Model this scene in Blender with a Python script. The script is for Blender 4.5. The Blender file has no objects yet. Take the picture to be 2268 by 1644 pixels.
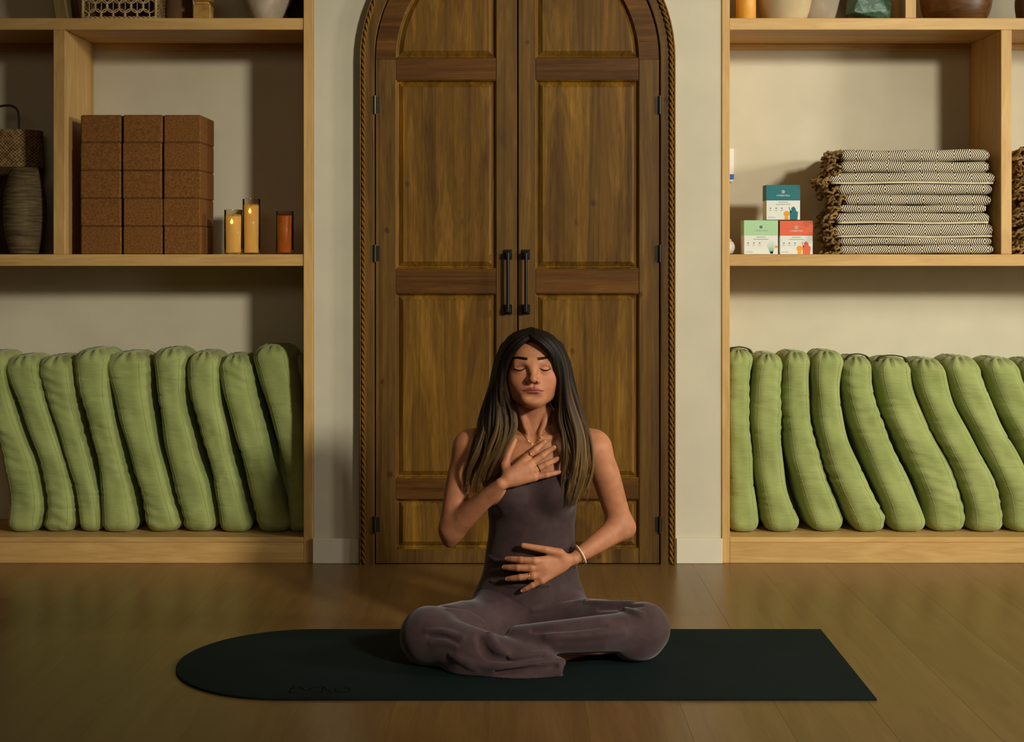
import bpy, bmesh, math, random
import numpy as np
from mathutils import Vector

random.seed(7)
RNG = np.random.default_rng(11)
SC = bpy.context.scene
COL = SC.collection
PI = math.pi

# ------------------------------------------------------------------ camera, world, lights, exposure
FPX, CX, HY, CAMD, CAMH = 3200.0, 1134.0, 570.0, 5.08, 1.075     # focal length (px), principal column, horizon row, distance to wall, eye height
cam = bpy.data.objects.new('camera', bpy.data.cameras.new('camera'))
COL.objects.link(cam)
cam.location = (0, -CAMD, CAMH)
cam.rotation_euler = (PI / 2, 0, 0)
cam.data.sensor_fit = 'HORIZONTAL'
cam.data.sensor_width = 36.0
cam.data.lens = 36.0 * FPX / 2268.0
cam.data.shift_y = -(822.0 - HY) / 2268.0
cam.data.clip_start = 0.05
SC.camera = cam

world = bpy.data.worlds.new('world')
SC.world = world
world.use_nodes = True
world.node_tree.nodes['Background'].inputs['Color'].default_value = (1.0, 0.78, 0.48, 1)
world.node_tree.nodes['Background'].inputs['Strength'].default_value = 0.02

def area_light(name, loc, target, size, size_y, power, color):
    l = bpy.data.lights.new(name, 'AREA')
    l.shape = 'RECTANGLE'; l.size = size; l.size_y = size_y
    l.energy = power; l.color = color
    o = bpy.data.objects.new(name, l); COL.objects.link(o)
    o.location = loc
    o.rotation_euler = (Vector(target) - Vector(loc)).to_track_quat('-Z', 'Y').to_euler()
    return o
def spot_light(name, loc, target, power, color, angle, blend, soft):
    l = bpy.data.lights.new(name, 'SPOT'); l.energy = power; l.color = color
    l.spot_size = math.radians(angle); l.spot_blend = blend; l.shadow_soft_size = soft
    o = bpy.data.objects.new(name, l); COL.objects.link(o); o.location = loc
    o.rotation_euler = (Vector(target) - Vector(loc)).to_track_quat('-Z', 'Y').to_euler()
    return o
spot_light('key_light', (3.75, -6.05, 3.05), (0.35, 0.0, 0.70), 1340, (1.0, 0.955, 0.82), 37.5, 0.75, 0.36)
area_light('window_light', (4.70, -2.00, 2.02), (0.8, -0.4, 0.8), 0.45, 0.45, 80, (1.0, 1.0, 0.90))
area_light('window_glow', (4.93, -2.9, 1.5), (1.2, 0.0, 0.9), 1.4, 1.8, 46, (1.0, 0.98, 0.86))
area_light('front_fill', (-0.6, -6.1, 2.75), (0.0, -0.6, 0.8), 2.6, 1.0, 17, (1.0, 0.86, 0.62))  # soft frontal fill added to lift the shaded sides, no known fixture
spot_light('ceiling_spot', (0.75, -2.75, 3.2), (0.05, -1.15, 0.45), 28, (1.0, 0.86, 0.66), 34, 0.9, 0.12)

vs = SC.view_settings
vs.view_transform = 'Standard'
vs.look = 'None'
vs.gamma = 1.0
vs.use_curve_mapping = False
vs.exposure = 0.0

# ------------------------------------------------------------------ helpers
def PX(px, d=CAMD): return (px - CX) * d / FPX
def PZ(py, d=CAMD): return CAMH - (py - HY) * d / FPX
def W(px, py, d): return np.array([(px - CX) * d / FPX, d - CAMD, CAMH - (py - HY) * d / FPX])

def lin(r, g, b, a=1.0):
    f = lambda c: c / 12.92 if c <= 0.04045 else ((c + 0.055) / 1.055) ** 2.4
    return (f(r / 255), f(g / 255), f(b / 255), a)

WL = {}          # world location of every object origin
def link(o, origin=(0, 0, 0), parent=None):
    COL.objects.link(o)
    origin = Vector([float(c) for c in origin])
    WL[o.name] = origin
    if parent is not None:
        o.parent = parent
        o.location = origin - WL[parent.name]
    else:
        o.location = origin
    return o

def tag(o, label=None, cat=None, group=None, kind=None):
    if label: o['label'] = label
    if cat: o['category'] = cat
    if group: o['group'] = group
    if kind: o['kind'] = kind
    return o

def empty(name, loc, **kw):
    o = bpy.data.objects.new(name, None)
    o.empty_display_size = 0.05
    link(o, loc)
    return tag(o, **kw)

def mesh_obj(name, verts, faces, mat, parent=None, origin=None, smooth=False, attrs=None):
    """verts in world coordinates -> one mesh object whose origin is `origin` (default: bbox centre)"""
    v = np.asarray(verts, dtype=np.float64).reshape(-1, 3)
    if origin is None:
        origin = (v.min(0) + v.max(0)) / 2
    origin = np.asarray(origin, dtype=np.float64)
    me = bpy.data.meshes.new(name)
    v = v - origin
    if isinstance(faces, np.ndarray):
        n = faces.shape[1]
        me.vertices.add(len(v)); me.vertices.foreach_set('co', v.astype(np.float32).ravel())
        me.loops.add(faces.size); me.loops.foreach_set('vertex_index', faces.astype(np.int32).ravel())
        me.polygons.add(len(faces))
        me.polygons.foreach_set('loop_start', np.arange(0, faces.size, n, dtype=np.int32))
        me.update(calc_edges=True)
    else:
        me.from_pydata(v.tolist(), [], faces)
        me.update()
    if smooth:
        me.polygons.foreach_set('use_smooth', np.ones(len(me.polygons), dtype=bool))
    if attrs:
        for k, val in attrs.items():
            a = me.attributes.new(k, 'FLOAT', 'POINT')
            a.data.foreach_set('value', np.asarray(val, dtype=np.float32))
    me.materials.append(mat)
    o = bpy.data.objects.new(name, me)
    return link(o, origin, parent)

def box_geo(x0, x1, y0, y1, z0, z1, bev=0.0):
    bm = bmesh.new()
    vs_ = [bm.verts.new((x, y, z)) for x in (x0, x1) for y in (y0, y1) for z in (z0, z1)]
    for f in ((0, 1, 3, 2), (4, 6, 7, 5), (0, 4, 5, 1), (2, 3, 7, 6), (0, 2, 6, 4), (1, 5, 7, 3)):
        bm.faces.new([vs_[i] for i in f])
    bmesh.ops.recalc_face_normals(bm, faces=bm.faces)
    if bev > 0:
        bmesh.ops.bevel(bm, geom=list(bm.edges), offset=bev, segments=1, affect='EDGES', profile=0.7)
    v = [tuple(p.co) for p in bm.verts]
    bm.verts.index_update()
    f = [[p.index for p in q.verts] for q in bm.faces]
    bm.free()
    return v, f

def box(name, x0, x1, y0, y1, z0, z1, mat, parent=None, bev=0.0015):
    v, f = box_geo(min(x0, x1), max(x0, x1), min(y0, y1), max(y0, y1), min(z0, z1), max(z0, z1), bev)
    return mesh_obj(name, v, f, mat, parent)

class Geo:
    """collects several shapes for ONE mesh"""
    def __init__(s): s.v = []; s.f = []; s.n = 0
    def add(s, v, f):
        v = [tuple(p) for p in v]
        s.v += v; s.f += [[i + s.n for i in q] for q in f]; s.n += len(v)
        return s
    def build(s, name, mat, parent=None, origin=None, smooth=False):
        return mesh_obj(name, s.v, s.f, mat, parent, origin, smooth)

def tube_geo(pts, rad, sides=8, closed=False, flat=None):
    """tube along a polyline; rad a number or list; flat=(axis vector, factor) squeezes the section"""
    P = np.asarray(pts, dtype=float); n = len(P)
    R = np.full(n, rad) if np.isscalar(rad) else np.asarray(rad, dtype=float)
    T = np.zeros_like(P)
    if closed:
        T = np.roll(P, -1, 0) - np.roll(P, 1, 0)
    else:
        T[1:-1] = P[2:] - P[:-2]; T[0] = P[1] - P[0]; T[-1] = P[-1] - P[-2]
    T /= np.linalg.norm(T, axis=1)[:, None] + 1e-12
    ref = np.array([0, 0, 1.0]) if abs(T[0][2]) < 0.9 else np.array([0, 1.0, 0])
    N = np.zeros_like(P); u = ref - T[0] * ref.dot(T[0]); u /= np.linalg.norm(u); N[0] = u
    for i in range(1, n):
        u = N[i - 1] - T[i] * N[i - 1].dot(T[i]); l = np.linalg.norm(u)
        N[i] = u / l if l > 1e-9 else N[i - 1]
    B = np.cross(T, N)
    a = np.linspace(0, 2 * PI, sides, endpoint=False)
    off = (np.cos(a)[None, :, None] * N[:, None, :] + np.sin(a)[None, :, None] * B[:, None, :]) * R[:, None, None]
    if flat is not None:
        ax = np.asarray(flat[0], float); ax /= np.linalg.norm(ax)
        off = off - (off @ ax)[..., None] * ax * (1 - flat[1])
    V = (P[:, None, :] + off).reshape(-1, 3)
    F = []
    m = n if closed else n - 1
    for i in range(m):
        for j in range(sides):
            a0 = i * sides + j; a1 = i * sides + (j + 1) % sides
            b0 = ((i + 1) % n) * sides + j; b1 = ((i + 1) % n) * sides + (j + 1) % sides
            F.append([a0, a1, b1, b0])
    if not closed:
        F.append([sides - 1 - j for j in range(sides)])
        F.append([(n - 1) * sides + j for j in range(sides)])
    return V, F

def lathe_geo(profile, cx, cy, z0, seg=40, squash=1.0):
    """profile: list of (r, z)"""
    V, F = [], []
    for r, z in profile:
        for j in range(seg):
            a = 2 * PI * j / seg
            V.append((cx + r * math.cos(a), cy + r * math.sin(a) * squash, z0 + z))
    for i in range(len(profile) - 1):
        for j in range(seg):
            F.append([i * seg + j, i * seg + (j + 1) % seg, (i + 1) * seg + (j + 1) % seg, (i + 1) * seg + j])
    F.append([j for j in range(seg)][::-1])
    F.append([(len(profile) - 1) * seg + j for j in range(seg)])
    return V, F

def spline(pts, n):
    """Catmull-Rom through pts resampled to n points, roughly even"""
    P = np.asarray(pts, float)
    Q = np.vstack([2 * P[0] - P[1], P, 2 * P[-1] - P[-2]])
    out = []
    for i in range(1, len(Q) - 2):
        for t in np.linspace(0, 1, 12, endpoint=False):
            a, b, c, d = Q[i - 1], Q[i], Q[i + 1], Q[i + 2]
            out.append(0.5 * ((2 * b) + (c - a) * t + (2 * a - 5 * b + 4 * c - d) * t * t + (-a + 3 * b - 3 * c + d) * t ** 3))
    out.append(P[-1]); out = np.array(out)
    s = np.concatenate([[0], np.cumsum(np.linalg.norm(np.diff(out, axis=0), axis=1))])
    tt = np.linspace(0, s[-1], n)
    return np.stack([np.interp(tt, s, out[:, k]) for k in range(out.shape[1])], 1)

# ------------------------------------------------------------------ procedural materials
class NT:
    def __init__(s, name):
        s.m = bpy.data.materials.new(name); s.m.use_nodes = True
        s.t = s.m.node_tree; s.b = s.t.nodes['Principled BSDF']
        s.o = s.t.nodes['Material Output']
    def n(s, typ, **kw):
        nd = s.t.nodes.new(typ)
        for k, v in kw.items():
            if k in nd.inputs: s.set(nd.inputs[k], v)
            else: setattr(nd, k, v)
        return nd
    def set(s, sock, v):
        if hasattr(v, 'is_linked') or isinstance(v, bpy.types.NodeSocket): s.t.links.new(v, sock)
        else: sock.default_value = v
    def math(s, op, a, b=None, c=None, clamp=False):
        nd = s.t.nodes.new('ShaderNodeMath'); nd.operation = op; nd.use_clamp = clamp
        s.set(nd.inputs[0], a)
        if b is not None: s.set(nd.inputs[1], b)
        if c is not None: s.set(nd.inputs[2], c)
        return nd.outputs[0]
    def mix(s, fac, a, b, mode='MIX'):
        nd = s.t.nodes.new('ShaderNodeMix'); nd.data_type = 'RGBA'; nd.blend_type = mode
        s.set(nd.inputs[0], fac); s.set(nd.inputs[6], a); s.set(nd.inputs[7], b)
        return nd.outputs[2]
    def ramp(s, fac, stops):
        nd = s.t.nodes.new('ShaderNodeValToRGB')
        while len(nd.color_ramp.elements) < len(stops): nd.color_ramp.elements.new(0.5)
        for e, (p, c) in zip(nd.color_ramp.elements, stops):
            e.position = p; e.color = c
        s.set(nd.inputs[0], fac)
        return nd.outputs[0]
    def coords(s, scale=(1, 1, 1), rnd=True):
        tc = s.n('ShaderNodeTexCoord')
        mp = s.n('ShaderNodeMapping'); mp.inputs['Scale'].default_value = scale
        s.t.links.new(tc.outputs['Object'], mp.inputs['Vector'])
        if rnd:
            oi = s.n('ShaderNodeObjectInfo')
            v = s.t.nodes.new('ShaderNodeVectorMath'); v.operation = 'MULTIPLY_ADD'
            s.t.links.new(oi.outputs['Random'], v.inputs[0])
            v.inputs[1].default_value = (37.0, 53.0, 71.0)
            s.t.links.new(mp.outputs[0], v.inputs[2])
            return v.outputs[0]
        return mp.outputs[0]
    def noise(s, vec, scale, detail=4, rough=0.55, dist=0.0):
        nd = s.n('ShaderNodeTexNoise'); nd.inputs['Scale'].default_value = scale
        nd.inputs['Detail'].default_value = detail; nd.inputs['Roughness'].default_value = rough
        nd.inputs['Distortion'].default_value = dist
        s.t.links.new(vec, nd.inputs['Vector'])
        return nd.outputs['Fac']
    def bump(s, h, strength=0.3, dist=0.002):
        nd = s.n('ShaderNodeBump'); nd.inputs['Strength'].default_value = strength; nd.inputs['Distance'].default_value = dist
        s.t.links.new(h, nd.inputs['Height']); s.t.links.new(nd.outputs[0], s.b.inputs['Normal'])
    def done(s, color=None, rough=0.6, spec=0.3, metal=0.0):
        if color is not None: s.set(s.b.inputs['Base Color'], color)
        s.set(s.b.inputs['Roughness'], rough)
        s.b.inputs['Specular IOR Level'].default_value = spec
        s.b.inputs['Metallic'].default_value = metal
        return s.m

def mat_plain(name, c, rough=0.6, spec=0.3, metal=0.0, var=0.08, scale=30, bump=0.0):
    t = NT(name)
    f = t.noise(t.coords(), scale, 4)
    d = tuple(max(0, x * (1 - var * 2)) for x in c[:3]) + (1,); l = tuple(min(1, x * (1 + var * 2)) for x in c[:3]) + (1,)
    col = t.ramp(f, [(0.25, d), (0.75, l)])
    if bump: t.bump(f, bump, 0.002)
    return t.done(col, rough, spec, metal)

def mat_wood(name, dark, mid, light, axis='x', rough=0.5, spec=0.3, fine=1.0, var=0.25, knots=0.0, knotcol=(0.02, 0.008, 0.003, 1), ring=1.0, streak=False):
    t = NT(name)
    sl, sc = 0.9, 9.0 * fine
    sca = {'x': (sl, sc, sc), 'y': (sc, sl, sc), 'z': (sc, sc, sl)}[axis]
    v = t.coords(sca)
    f1 = t.noise(v, 1.3, 3, 0.5, 1.1 * ring)
    f2 = t.noise(v, 11.0, 5, 0.65, 0.4)
    cath = t.math('FRACT', t.math('MULTIPLY', f1, 7.0))
    cath = t.math('ABSOLUTE', t.math('SUBTRACT', cath, 0.5))
    a = t.math('ADD', t.math('MULTIPLY', f1, 0.55), t.math('MULTIPLY', f2, 0.35))
    a = t.math('ADD', a, t.math('MULTIPLY', cath, 0.18))
    col = t.ramp(a, [(0.30, dark), (0.52, mid), (0.74, light)])
    oi = t.n('ShaderNodeObjectInfo')
    br = t.math('ADD', t.math('MULTIPLY', oi.outputs['Random'], var), 1.0 - var / 2)
    col = t.mix(1.0, col, t.n('ShaderNodeCombineColor', Red=br, Green=br, Blue=br).outputs[0], 'MULTIPLY')
    if streak:
        f3 = t.noise(t.coords({'x': (0.5, 30, 30), 'y': (30, 0.5, 30), 'z': (30, 30, 0.5)}[axis]), 1.0, 4, 0.7, 0.6)
        col = t.mix(t.math('MULTIPLY', t.math('GREATER_THAN', f3, 0.0), t.ramp(f3, [(0.36, (1, 1, 1, 1)), (0.50, (0, 0, 0, 1))])), col, t.mix(1.0, col, (0.66, 0.60, 0.52, 1), 'MULTIPLY'))
        col = t.mix(t.ramp(f3, [(0.58, (0, 0, 0, 1)), (0.74, (1, 1, 1, 1))]), col, t.mix(1.0, col, (1.7, 1.55, 1.2, 1), 'MULTIPLY'))
    if knots:
        kv = t.coords({'x': (4.5, 0.02, 6), 'y': (6, 4.5, 0.02), 'z': (6, 0.02, 4.5)}[axis])
        vo = t.n('ShaderNodeTexVoronoi'); vo.inputs['Scale'].default_value = 1.5
        nz = t.n('ShaderNodeTexNoise'); nz.inputs['Scale'].default_value = 3.0
        t.t.links.new(kv, nz.inputs['Vector'])
        vm = t.t.nodes.new('ShaderNodeVectorMath'); vm.operation = 'MULTIPLY_ADD'
        t.t.links.new(nz.outputs['Color'], vm.inputs[0]); vm.inputs[1].default_value = (0.18, 0.18, 0.18); t.t.links.new(kv, vm.inputs[2])
        t.t.links.new(vm.outputs[0], vo.inputs['Vector'])
        k = t.math('SUBTRACT', 1.0, t.math('MULTIPLY', vo.outputs['Distance'], 1.0 / knots), clamp=True)
        sc_ = t.n('ShaderNodeSeparateColor'); t.t.links.new(vo.outputs['Color'], sc_.inputs[0])
        k = t.math('MULTIPLY', k, t.math('GREATER_THAN', sc_.outputs[0], 0.45))
        k = t.math('MULTIPLY', t.math('POWER', k, 0.6), 0.85, clamp=True)
        col = t.mix(k, col, knotcol)
    t.bump(f2, 0.12, 0.001)
    return t.done(col, rough, spec)

M = {}
M['wall'] = mat_plain('warm_white_plaster', lin(205, 195, 169), 0.9, 0.1, var=0.03, scale=5, bump=0.05)
M['base_white'] = mat_plain('white_painted_wood', lin(214, 204, 180), 0.6, 0.25, var=0.02, scale=8)
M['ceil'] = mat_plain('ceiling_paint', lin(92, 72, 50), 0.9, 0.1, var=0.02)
oak = (lin(178, 136, 76), lin(202, 160, 96), lin(216, 180, 116))
M['oak_x'] = mat_wood('oak_grain_lengthwise', *oak, axis='x', var=0.12)
M['oak_z'] = mat_wood('oak_grain_upright', *oak, axis='z', var=0.12)
M['floor'] = mat_wood('oak_floor', lin(106, 76, 37), lin(119, 87, 45), lin(131, 98, 54), axis='y', rough=0.30, spec=0.45, var=0.09, fine=1.3, ring=0.5)
M['subfloor'] = mat_plain('dark_subfloor', lin(48, 32, 14), 0.9, 0.1)
kn = lin(52, 24, 9)
M['pine'] = mat_wood('stained_pine_panel', lin(78, 50, 12), lin(108, 75, 20), lin(146, 104, 32), axis='z', rough=0.5, spec=0.2, var=0.14, knots=0.11, knotcol=kn, fine=0.8, streak=True)
M['pine_stile'] = mat_wood('stained_pine_stile', lin(74, 50, 19), lin(98, 69, 26), lin(122, 88, 36), axis='z', rough=0.5, spec=0.2, var=0.14, knots=0.09, knotcol=kn, streak=True)
M['pine_rail'] = mat_wood('stained_pine_rail', lin(68, 40, 10), lin(90, 56, 15), lin(112, 72, 22), axis='x', rough=0.5, spec=0.18, var=0.15, streak=True)
M['rope'] = mat_wood('carved_rope_pine', lin(86, 58, 22), lin(116, 82, 32), lin(140, 102, 44), axis='z', rough=0.6, spec=0.15, var=0.0)
M['black'] = mat_plain('black_iron', lin(16, 15, 14), 0.38, 0.5, metal=0.3, var=0.1)
M['gap'] = mat_plain('gap_shade', lin(20, 13, 6), 0.9, 0.05)
M['hinge'] = mat_plain('dark_bronze_hinge', lin(58, 54, 44), 0.35, 0.5, metal=0.7)
M['mat'] = mat_plain('dark_green_rubber', lin(14, 27, 26), 0.8, 0.15, var=0.14, scale=4, bump=0.05)
M['mat_mark'] = mat_plain('pressed_mark', lin(3, 6, 5), 0.9, 0.1)
M['cork'] = None
t = NT('cork'); v = t.coords()
f = t.noise(v, 160, 3, 0.6); g = t.noise(v, 14, 3)
c = t.ramp(f, [(0.3, lin(92, 56, 22)), (0.6, lin(134, 88, 42)), (0.8, lin(150, 104, 54))])
c = t.mix(t.math('MULTIPLY', g, 0.4), c, lin(120, 76, 36)); t.bump(f, 0.15, 0.001)
M['cork'] = t.done(c, 0.85, 0.15)

t = NT('olive_cotton'); v = t.coords((1, 1, 1))
f = t.noise(v, 9, 3); w = t.noise(t.coords((10, 10, 55)), 1.0, 3, 0.6, 1.5); fi = t.noise(v, 600, 1)
c = t.ramp(f, [(0.3, lin(140, 150, 84)), (0.7, lin(160, 168, 102))])
h = t.math('ADD', t.math('MULTIPLY', w, 1.0), t.math('MULTIPLY', fi, 0.08))
t.bump(h, 0.45, 0.006)
t.b.inputs['Sheen Weight'].default_value = 0.15
M['olive'] = t.done(c, 0.85, 0.15)
M['olive_dark'] = mat_plain('dark_olive_webbing', lin(58, 58, 30), 0.8, 0.15)

# blanket weave: nested diamonds / chevrons in cream on charcoal
def mat_blanket(name, vfac):
    t = NT(name)
    tc = t.n('ShaderNodeTexCoord'); sp = t.n('ShaderNodeSeparateXYZ'); t.t.links.new(tc.outputs['Object'], sp.inputs[0])
    oi = t.n('ShaderNodeObjectInfo')
    nz = t.noise(tc.outputs['Object'], 18, 2)
    x = t.math('ADD', sp.outputs[0], t.math('MULTIPLY', oi.outputs['Random'], 0.3))
    x = t.math('ADD', x, t.math('MULTIPLY', nz, 0.006))
    u = t.math('ABSOLUTE', t.math('SUBTRACT', t.math('FRACT', t.math('DIVIDE', x, 0.116)), 0.5))   # 0..0.5
    vv = t.math('ABSOLUTE', t.math('ADD', sp.outputs[2], t.math('MULTIPLY', t.math('MAXIMUM', t.math('SUBTRACT', sp.outputs[1], 0.03), 0.0), 1.0)))
    s = t.math('ADD', t.math('MULTIPLY', u, 15.0), t.math('MULTIPLY', vv, vfac))
    fr = t.math('FRACT', s)
    k = t.math('GREATER_THAN', fr, 0.50)
    col = t.mix(k, lin(58, 50, 42), lin(222, 208, 178))
    t.bump(t.noise(tc.outputs['Object'], 300, 2), 0.3, 0.002)
    return t.done(col, 0.9, 0.1)
M['blanket'] = mat_blanket('diamond_weave_cotton', 78.0)
M['hem'] = mat_plain('cream_hem', lin(214, 200, 168), 0.9, 0.1)
M['fringe'] = mat_plain('olive_brown_fringe', lin(132, 104, 62), 0.9, 0.1, var=0.3, scale=40)
M['carton'] = mat_plain('white_carton', lin(226, 226, 214), 0.5, 0.3, var=0.01)
M['teal'] = mat_plain('teal_print', lin(14, 106, 112), 0.5, 0.3, var=0.01)
M['mint'] = mat_plain('mint_print', lin(170, 208, 158), 0.5, 0.3, var=0.01)
M['coral'] = mat_plain('coral_print', lin(222, 98, 58), 0.5, 0.3, var=0.01)
M['grey_ink'] = mat_plain('grey_ink', lin(150, 158, 150), 0.6, 0.2, var=0.01)
M['orange_ink'] = mat_plain('orange_ink', lin(232, 160, 56), 0.6, 0.2, var=0.01)
M['leaf_ink'] = mat_plain('leaf_ink', lin(156, 196, 164), 0.6, 0.2, var=0.01)
M['blue'] = mat_plain('blue_print', lin(40, 104, 190), 0.5, 0.3, var=0.01)
M['white'] = mat_plain('white_plastic', lin(232, 228, 216), 0.4, 0.4, var=0.01)

def mat_weave(name, c1, c2, sx=60, sz=90, bump=0.6):
    t = NT(name); tc = t.n('ShaderNodeTexCoord')
    sp = t.n('ShaderNodeSeparateXYZ'); t.t.links.new(tc.outputs['Object'], sp.inputs[0])
    an = t.math('ARCTAN2', sp.outputs[1], sp.outputs[0])
    a = t.math('SINE', t.math('MULTIPLY', an, float(sx)))
    b = t.math('SINE', t.math('MULTIPLY', sp.outputs[2], float(sz) * 6.0))
    h = t.math('MULTIPLY', a, b)
    n_ = t.noise(tc.outputs['Object'], 60, 3)
    f = t.math('ADD', t.math('MULTIPLY', h, 0.25), n_)
    col = t.ramp(f, [(0.3, c1), (0.7, c2)])
    t.bump(f, bump, 0.004)
    return t.done(col, 0.8, 0.2)
M['wicker'] = mat_weave('wicker_weave', lin(84, 62, 34), lin(166, 132, 84), 46, 85)
M['wicker_dark'] = mat_weave('dark_wicker_weave', lin(44, 27, 14), lin(86, 56, 30), 46, 70)
M['rattan'] = mat_plain('pale_rattan', lin(182, 154, 108), 0.6, 0.25, var=0.15)
M['leather'] = mat_plain('dark_leather', lin(38, 26, 18), 0.6, 0.3)
t = NT('ribbed_bamboo'); v = t.coords((6, 6, 60)); f = t.noise(v, 2, 4, 0.6)
M['ribbed'] = None
c = t.ramp(f, [(0.3, lin(66, 52, 32)), (0.55, lin(104, 88, 58)), (0.75, lin(130, 112, 80))]); t.bump(f, 0.5, 0.004)
M['ribbed'] = t.done(c, 0.75, 0.2)
M['clay'] = mat_plain('beige_clay', lin(190, 168, 128), 0.85, 0.15, var=0.06, scale=14, bump=0.15)
M['clay_pale'] = mat_plain('pale_stoneware', lin(186, 170, 146), 0.8, 0.2, var=0.08, scale=20, bump=0.1)
M['clay_dark'] = mat_plain('brown_stoneware', lin(112, 82, 54), 0.8, 0.2, var=0.12, scale=14)
M['brass'] = mat_plain('aged_brass_wood', lin(172, 128, 58), 0.5, 0.4, var=0.25, scale=25)
M['bowlwood'] = mat_wood('dark_turned_wood', lin(66, 38, 14), lin(98, 64, 26), lin(128, 90, 42), axis='x', rough=0.4, spec=0.4)
M['driftwood'] = mat_wood('pale_driftwood', lin(98, 80, 42), lin(132, 110, 62), lin(156, 134, 82), axis='z', rough=0.8)
M['foliage'] = mat_plain('dried_dark_foliage', lin(76, 66, 38), 0.9, 0.1, var=0.3)
t = NT('green_mineral'); v = t.coords(); f = t.noise(v, 22, 6, 0.7, 1.2); g = t.noise(v, 9, 3)
c = t.ramp(f, [(0.25, lin(26, 46, 34)), (0.5, lin(58, 88, 64)), (0.66, lin(98, 126, 96)), (0.80, lin(150, 128, 84))]); t.bump(f, 0.5, 0.006)
M['mineral'] = t.done(c, 0.35, 0.5)

t = NT('lit_wax'); f = t.noise(t.coords(), 8, 2)
c = t.ramp(f, [(0.3, lin(226, 176, 84)), (0.7, lin(238, 196, 110))])
t.b.inputs['Subsurface Weight'].default_value = 0.4; t.b.inputs['Subsurface Radius'].default_value = (0.03, 0.014, 0.005)
t.b.inputs['Subsurface Scale'].default_value = 1.0
t.b.inputs['Emission Color'].default_value = (1.0, 0.50, 0.10, 1); t.b.inputs['Emission Strength'].default_value = 0.16
M['wax'] = t.done(c, 0.5, 0.3)
M['wax_amber'] = mat_plain('amber_wax', lin(206, 112, 36), 0.45, 0.35, var=0.05)
M['wax_gold'] = mat_plain('golden_wax', lin(226, 160, 58), 0.45, 0.35, var=0.05)
t = NT('clear_glass')
t.b.inputs['Transmission Weight'].default_value = 1.0; t.b.inputs['IOR'].default_value = 1.15
M['glass'] = t.done((1.0, 0.95, 0.86, 1), 0.03, 0.5)
t = NT('flame'); t.b.inputs['Emission Color'].default_value = (1.0, 0.62, 0.12, 1); t.b.inputs['Emission Strength'].default_value = 3.0
M['flame'] = t.done((1, 0.7, 0.2, 1), 0.5)
M['gold'] = mat_plain('gold', lin(226, 176, 84), 0.25, 0.5, metal=1.0, var=0.02)
M['darkring'] = mat_plain('dark_metal_ring', lin(46, 36, 28), 0.3, 0.5, metal=0.9)
M['silver'] = mat_plain('bright_silver', lin(240, 232, 224), 0.12, 0.6, metal=1.0, var=0.0)
M['cord'] = mat_plain('cream_cord', lin(222, 196, 152), 0.7, 0.3, var=0.1, scale=120)
# ------------------------------------------------------------------ the room
NB = 0.352                                  # depth of the shelf niches behind the wall face
ZT = 3.4
PW0, PW1 = PX(694), PX(1598)                # the plain wall pier between the two shelf units
XE = 2.75                                   # outer ends of the shelf units

o = box('floor', -5.0, 5.0, -6.2, NB, -0.06, -0.012, M['subfloor'], bev=0)
tag(o, 'oak plank floor running from the shelves towards the viewer', kind='structure'); FLOOR = o
pw = 0.2288; xk = -0.74 - 9 * pw; ki = 0
offs = [0.31, 1.22, 0.74, 1.63, 0.05, 1.02, 1.45, 0.52]
lens_ = 1.9
pm_cache = {}
for r in range(20):
    x0 = xk + r * pw; y = 0.0 - offs[(r * 3) % 8]
    segs = [(0.0, y)]
    while y > -5.9:
        segs.append((y, max(y - lens_, -6.0))); y -= lens_
    for (ya, yb) in segs:
        L = ya - yb
        if L < 0.04: continue
        key = round(L, 3)
        nm = 'plank'
        if key in pm_cache:
            p = bpy.data.objects.new(nm, pm_cache[key]); link(p, (x0 + pw / 2, (ya + yb) / 2, -0.006), FLOOR)
        else:
            p = box(nm, x0 + 0.00005, x0 + pw - 0.00005, yb + 0.00005, ya - 0.00005, -0.012, 0.0, M['floor'], FLOOR, bev=0.0004)
            pm_cache[key] = p.data
for s in (-1, 1):                            # plain boards outside the picture
    xa = xk if s < 0 else xk + 20 * pw
    box('plank', xa, 5.0 * s, -6.0, 0.0, -0.012, 0.0, M['floor'], FLOOR)

o = box('wall_back', -5.0, 5.0, NB, NB + 0.1, -0.05, ZT, M['wall'], bev=0); tag(o, 'cream plaster wall behind the shelves', kind='structure')
o = box('wall_pier', PW0, PW1, 0.0, NB, 0.0, ZT, M['wall'], bev=0.002); tag(o, 'cream plaster wall around the arched doors', kind='structure')
for s, nm in ((-1, 'left'), (1, 'right')):
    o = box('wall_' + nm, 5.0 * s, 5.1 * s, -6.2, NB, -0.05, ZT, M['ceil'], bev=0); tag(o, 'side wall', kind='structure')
    o = box('wall_return_' + nm, XE * s, 5.0 * s, 0.0, NB, 0.0, ZT, M['wall'], bev=0); tag(o, 'wall beside the shelves', kind='structure')
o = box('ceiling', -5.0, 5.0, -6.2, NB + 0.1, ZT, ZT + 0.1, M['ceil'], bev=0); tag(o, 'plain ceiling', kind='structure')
zb = PZ(1192)
o = box('baseboard_left', PW0 - 0.001, PX(796), -0.014, -0.0002, 0.0, zb, M['base_white'], bev=0.002); tag(o, 'white baseboard left of the doors', kind='structure')
o = box('baseboard_right', PX(1497), PW1 + 0.001, -0.014, -0.0002, 0.0, zb, M['base_white'], bev=0.002); tag(o, 'white baseboard right of the doors', kind='structure')

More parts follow.
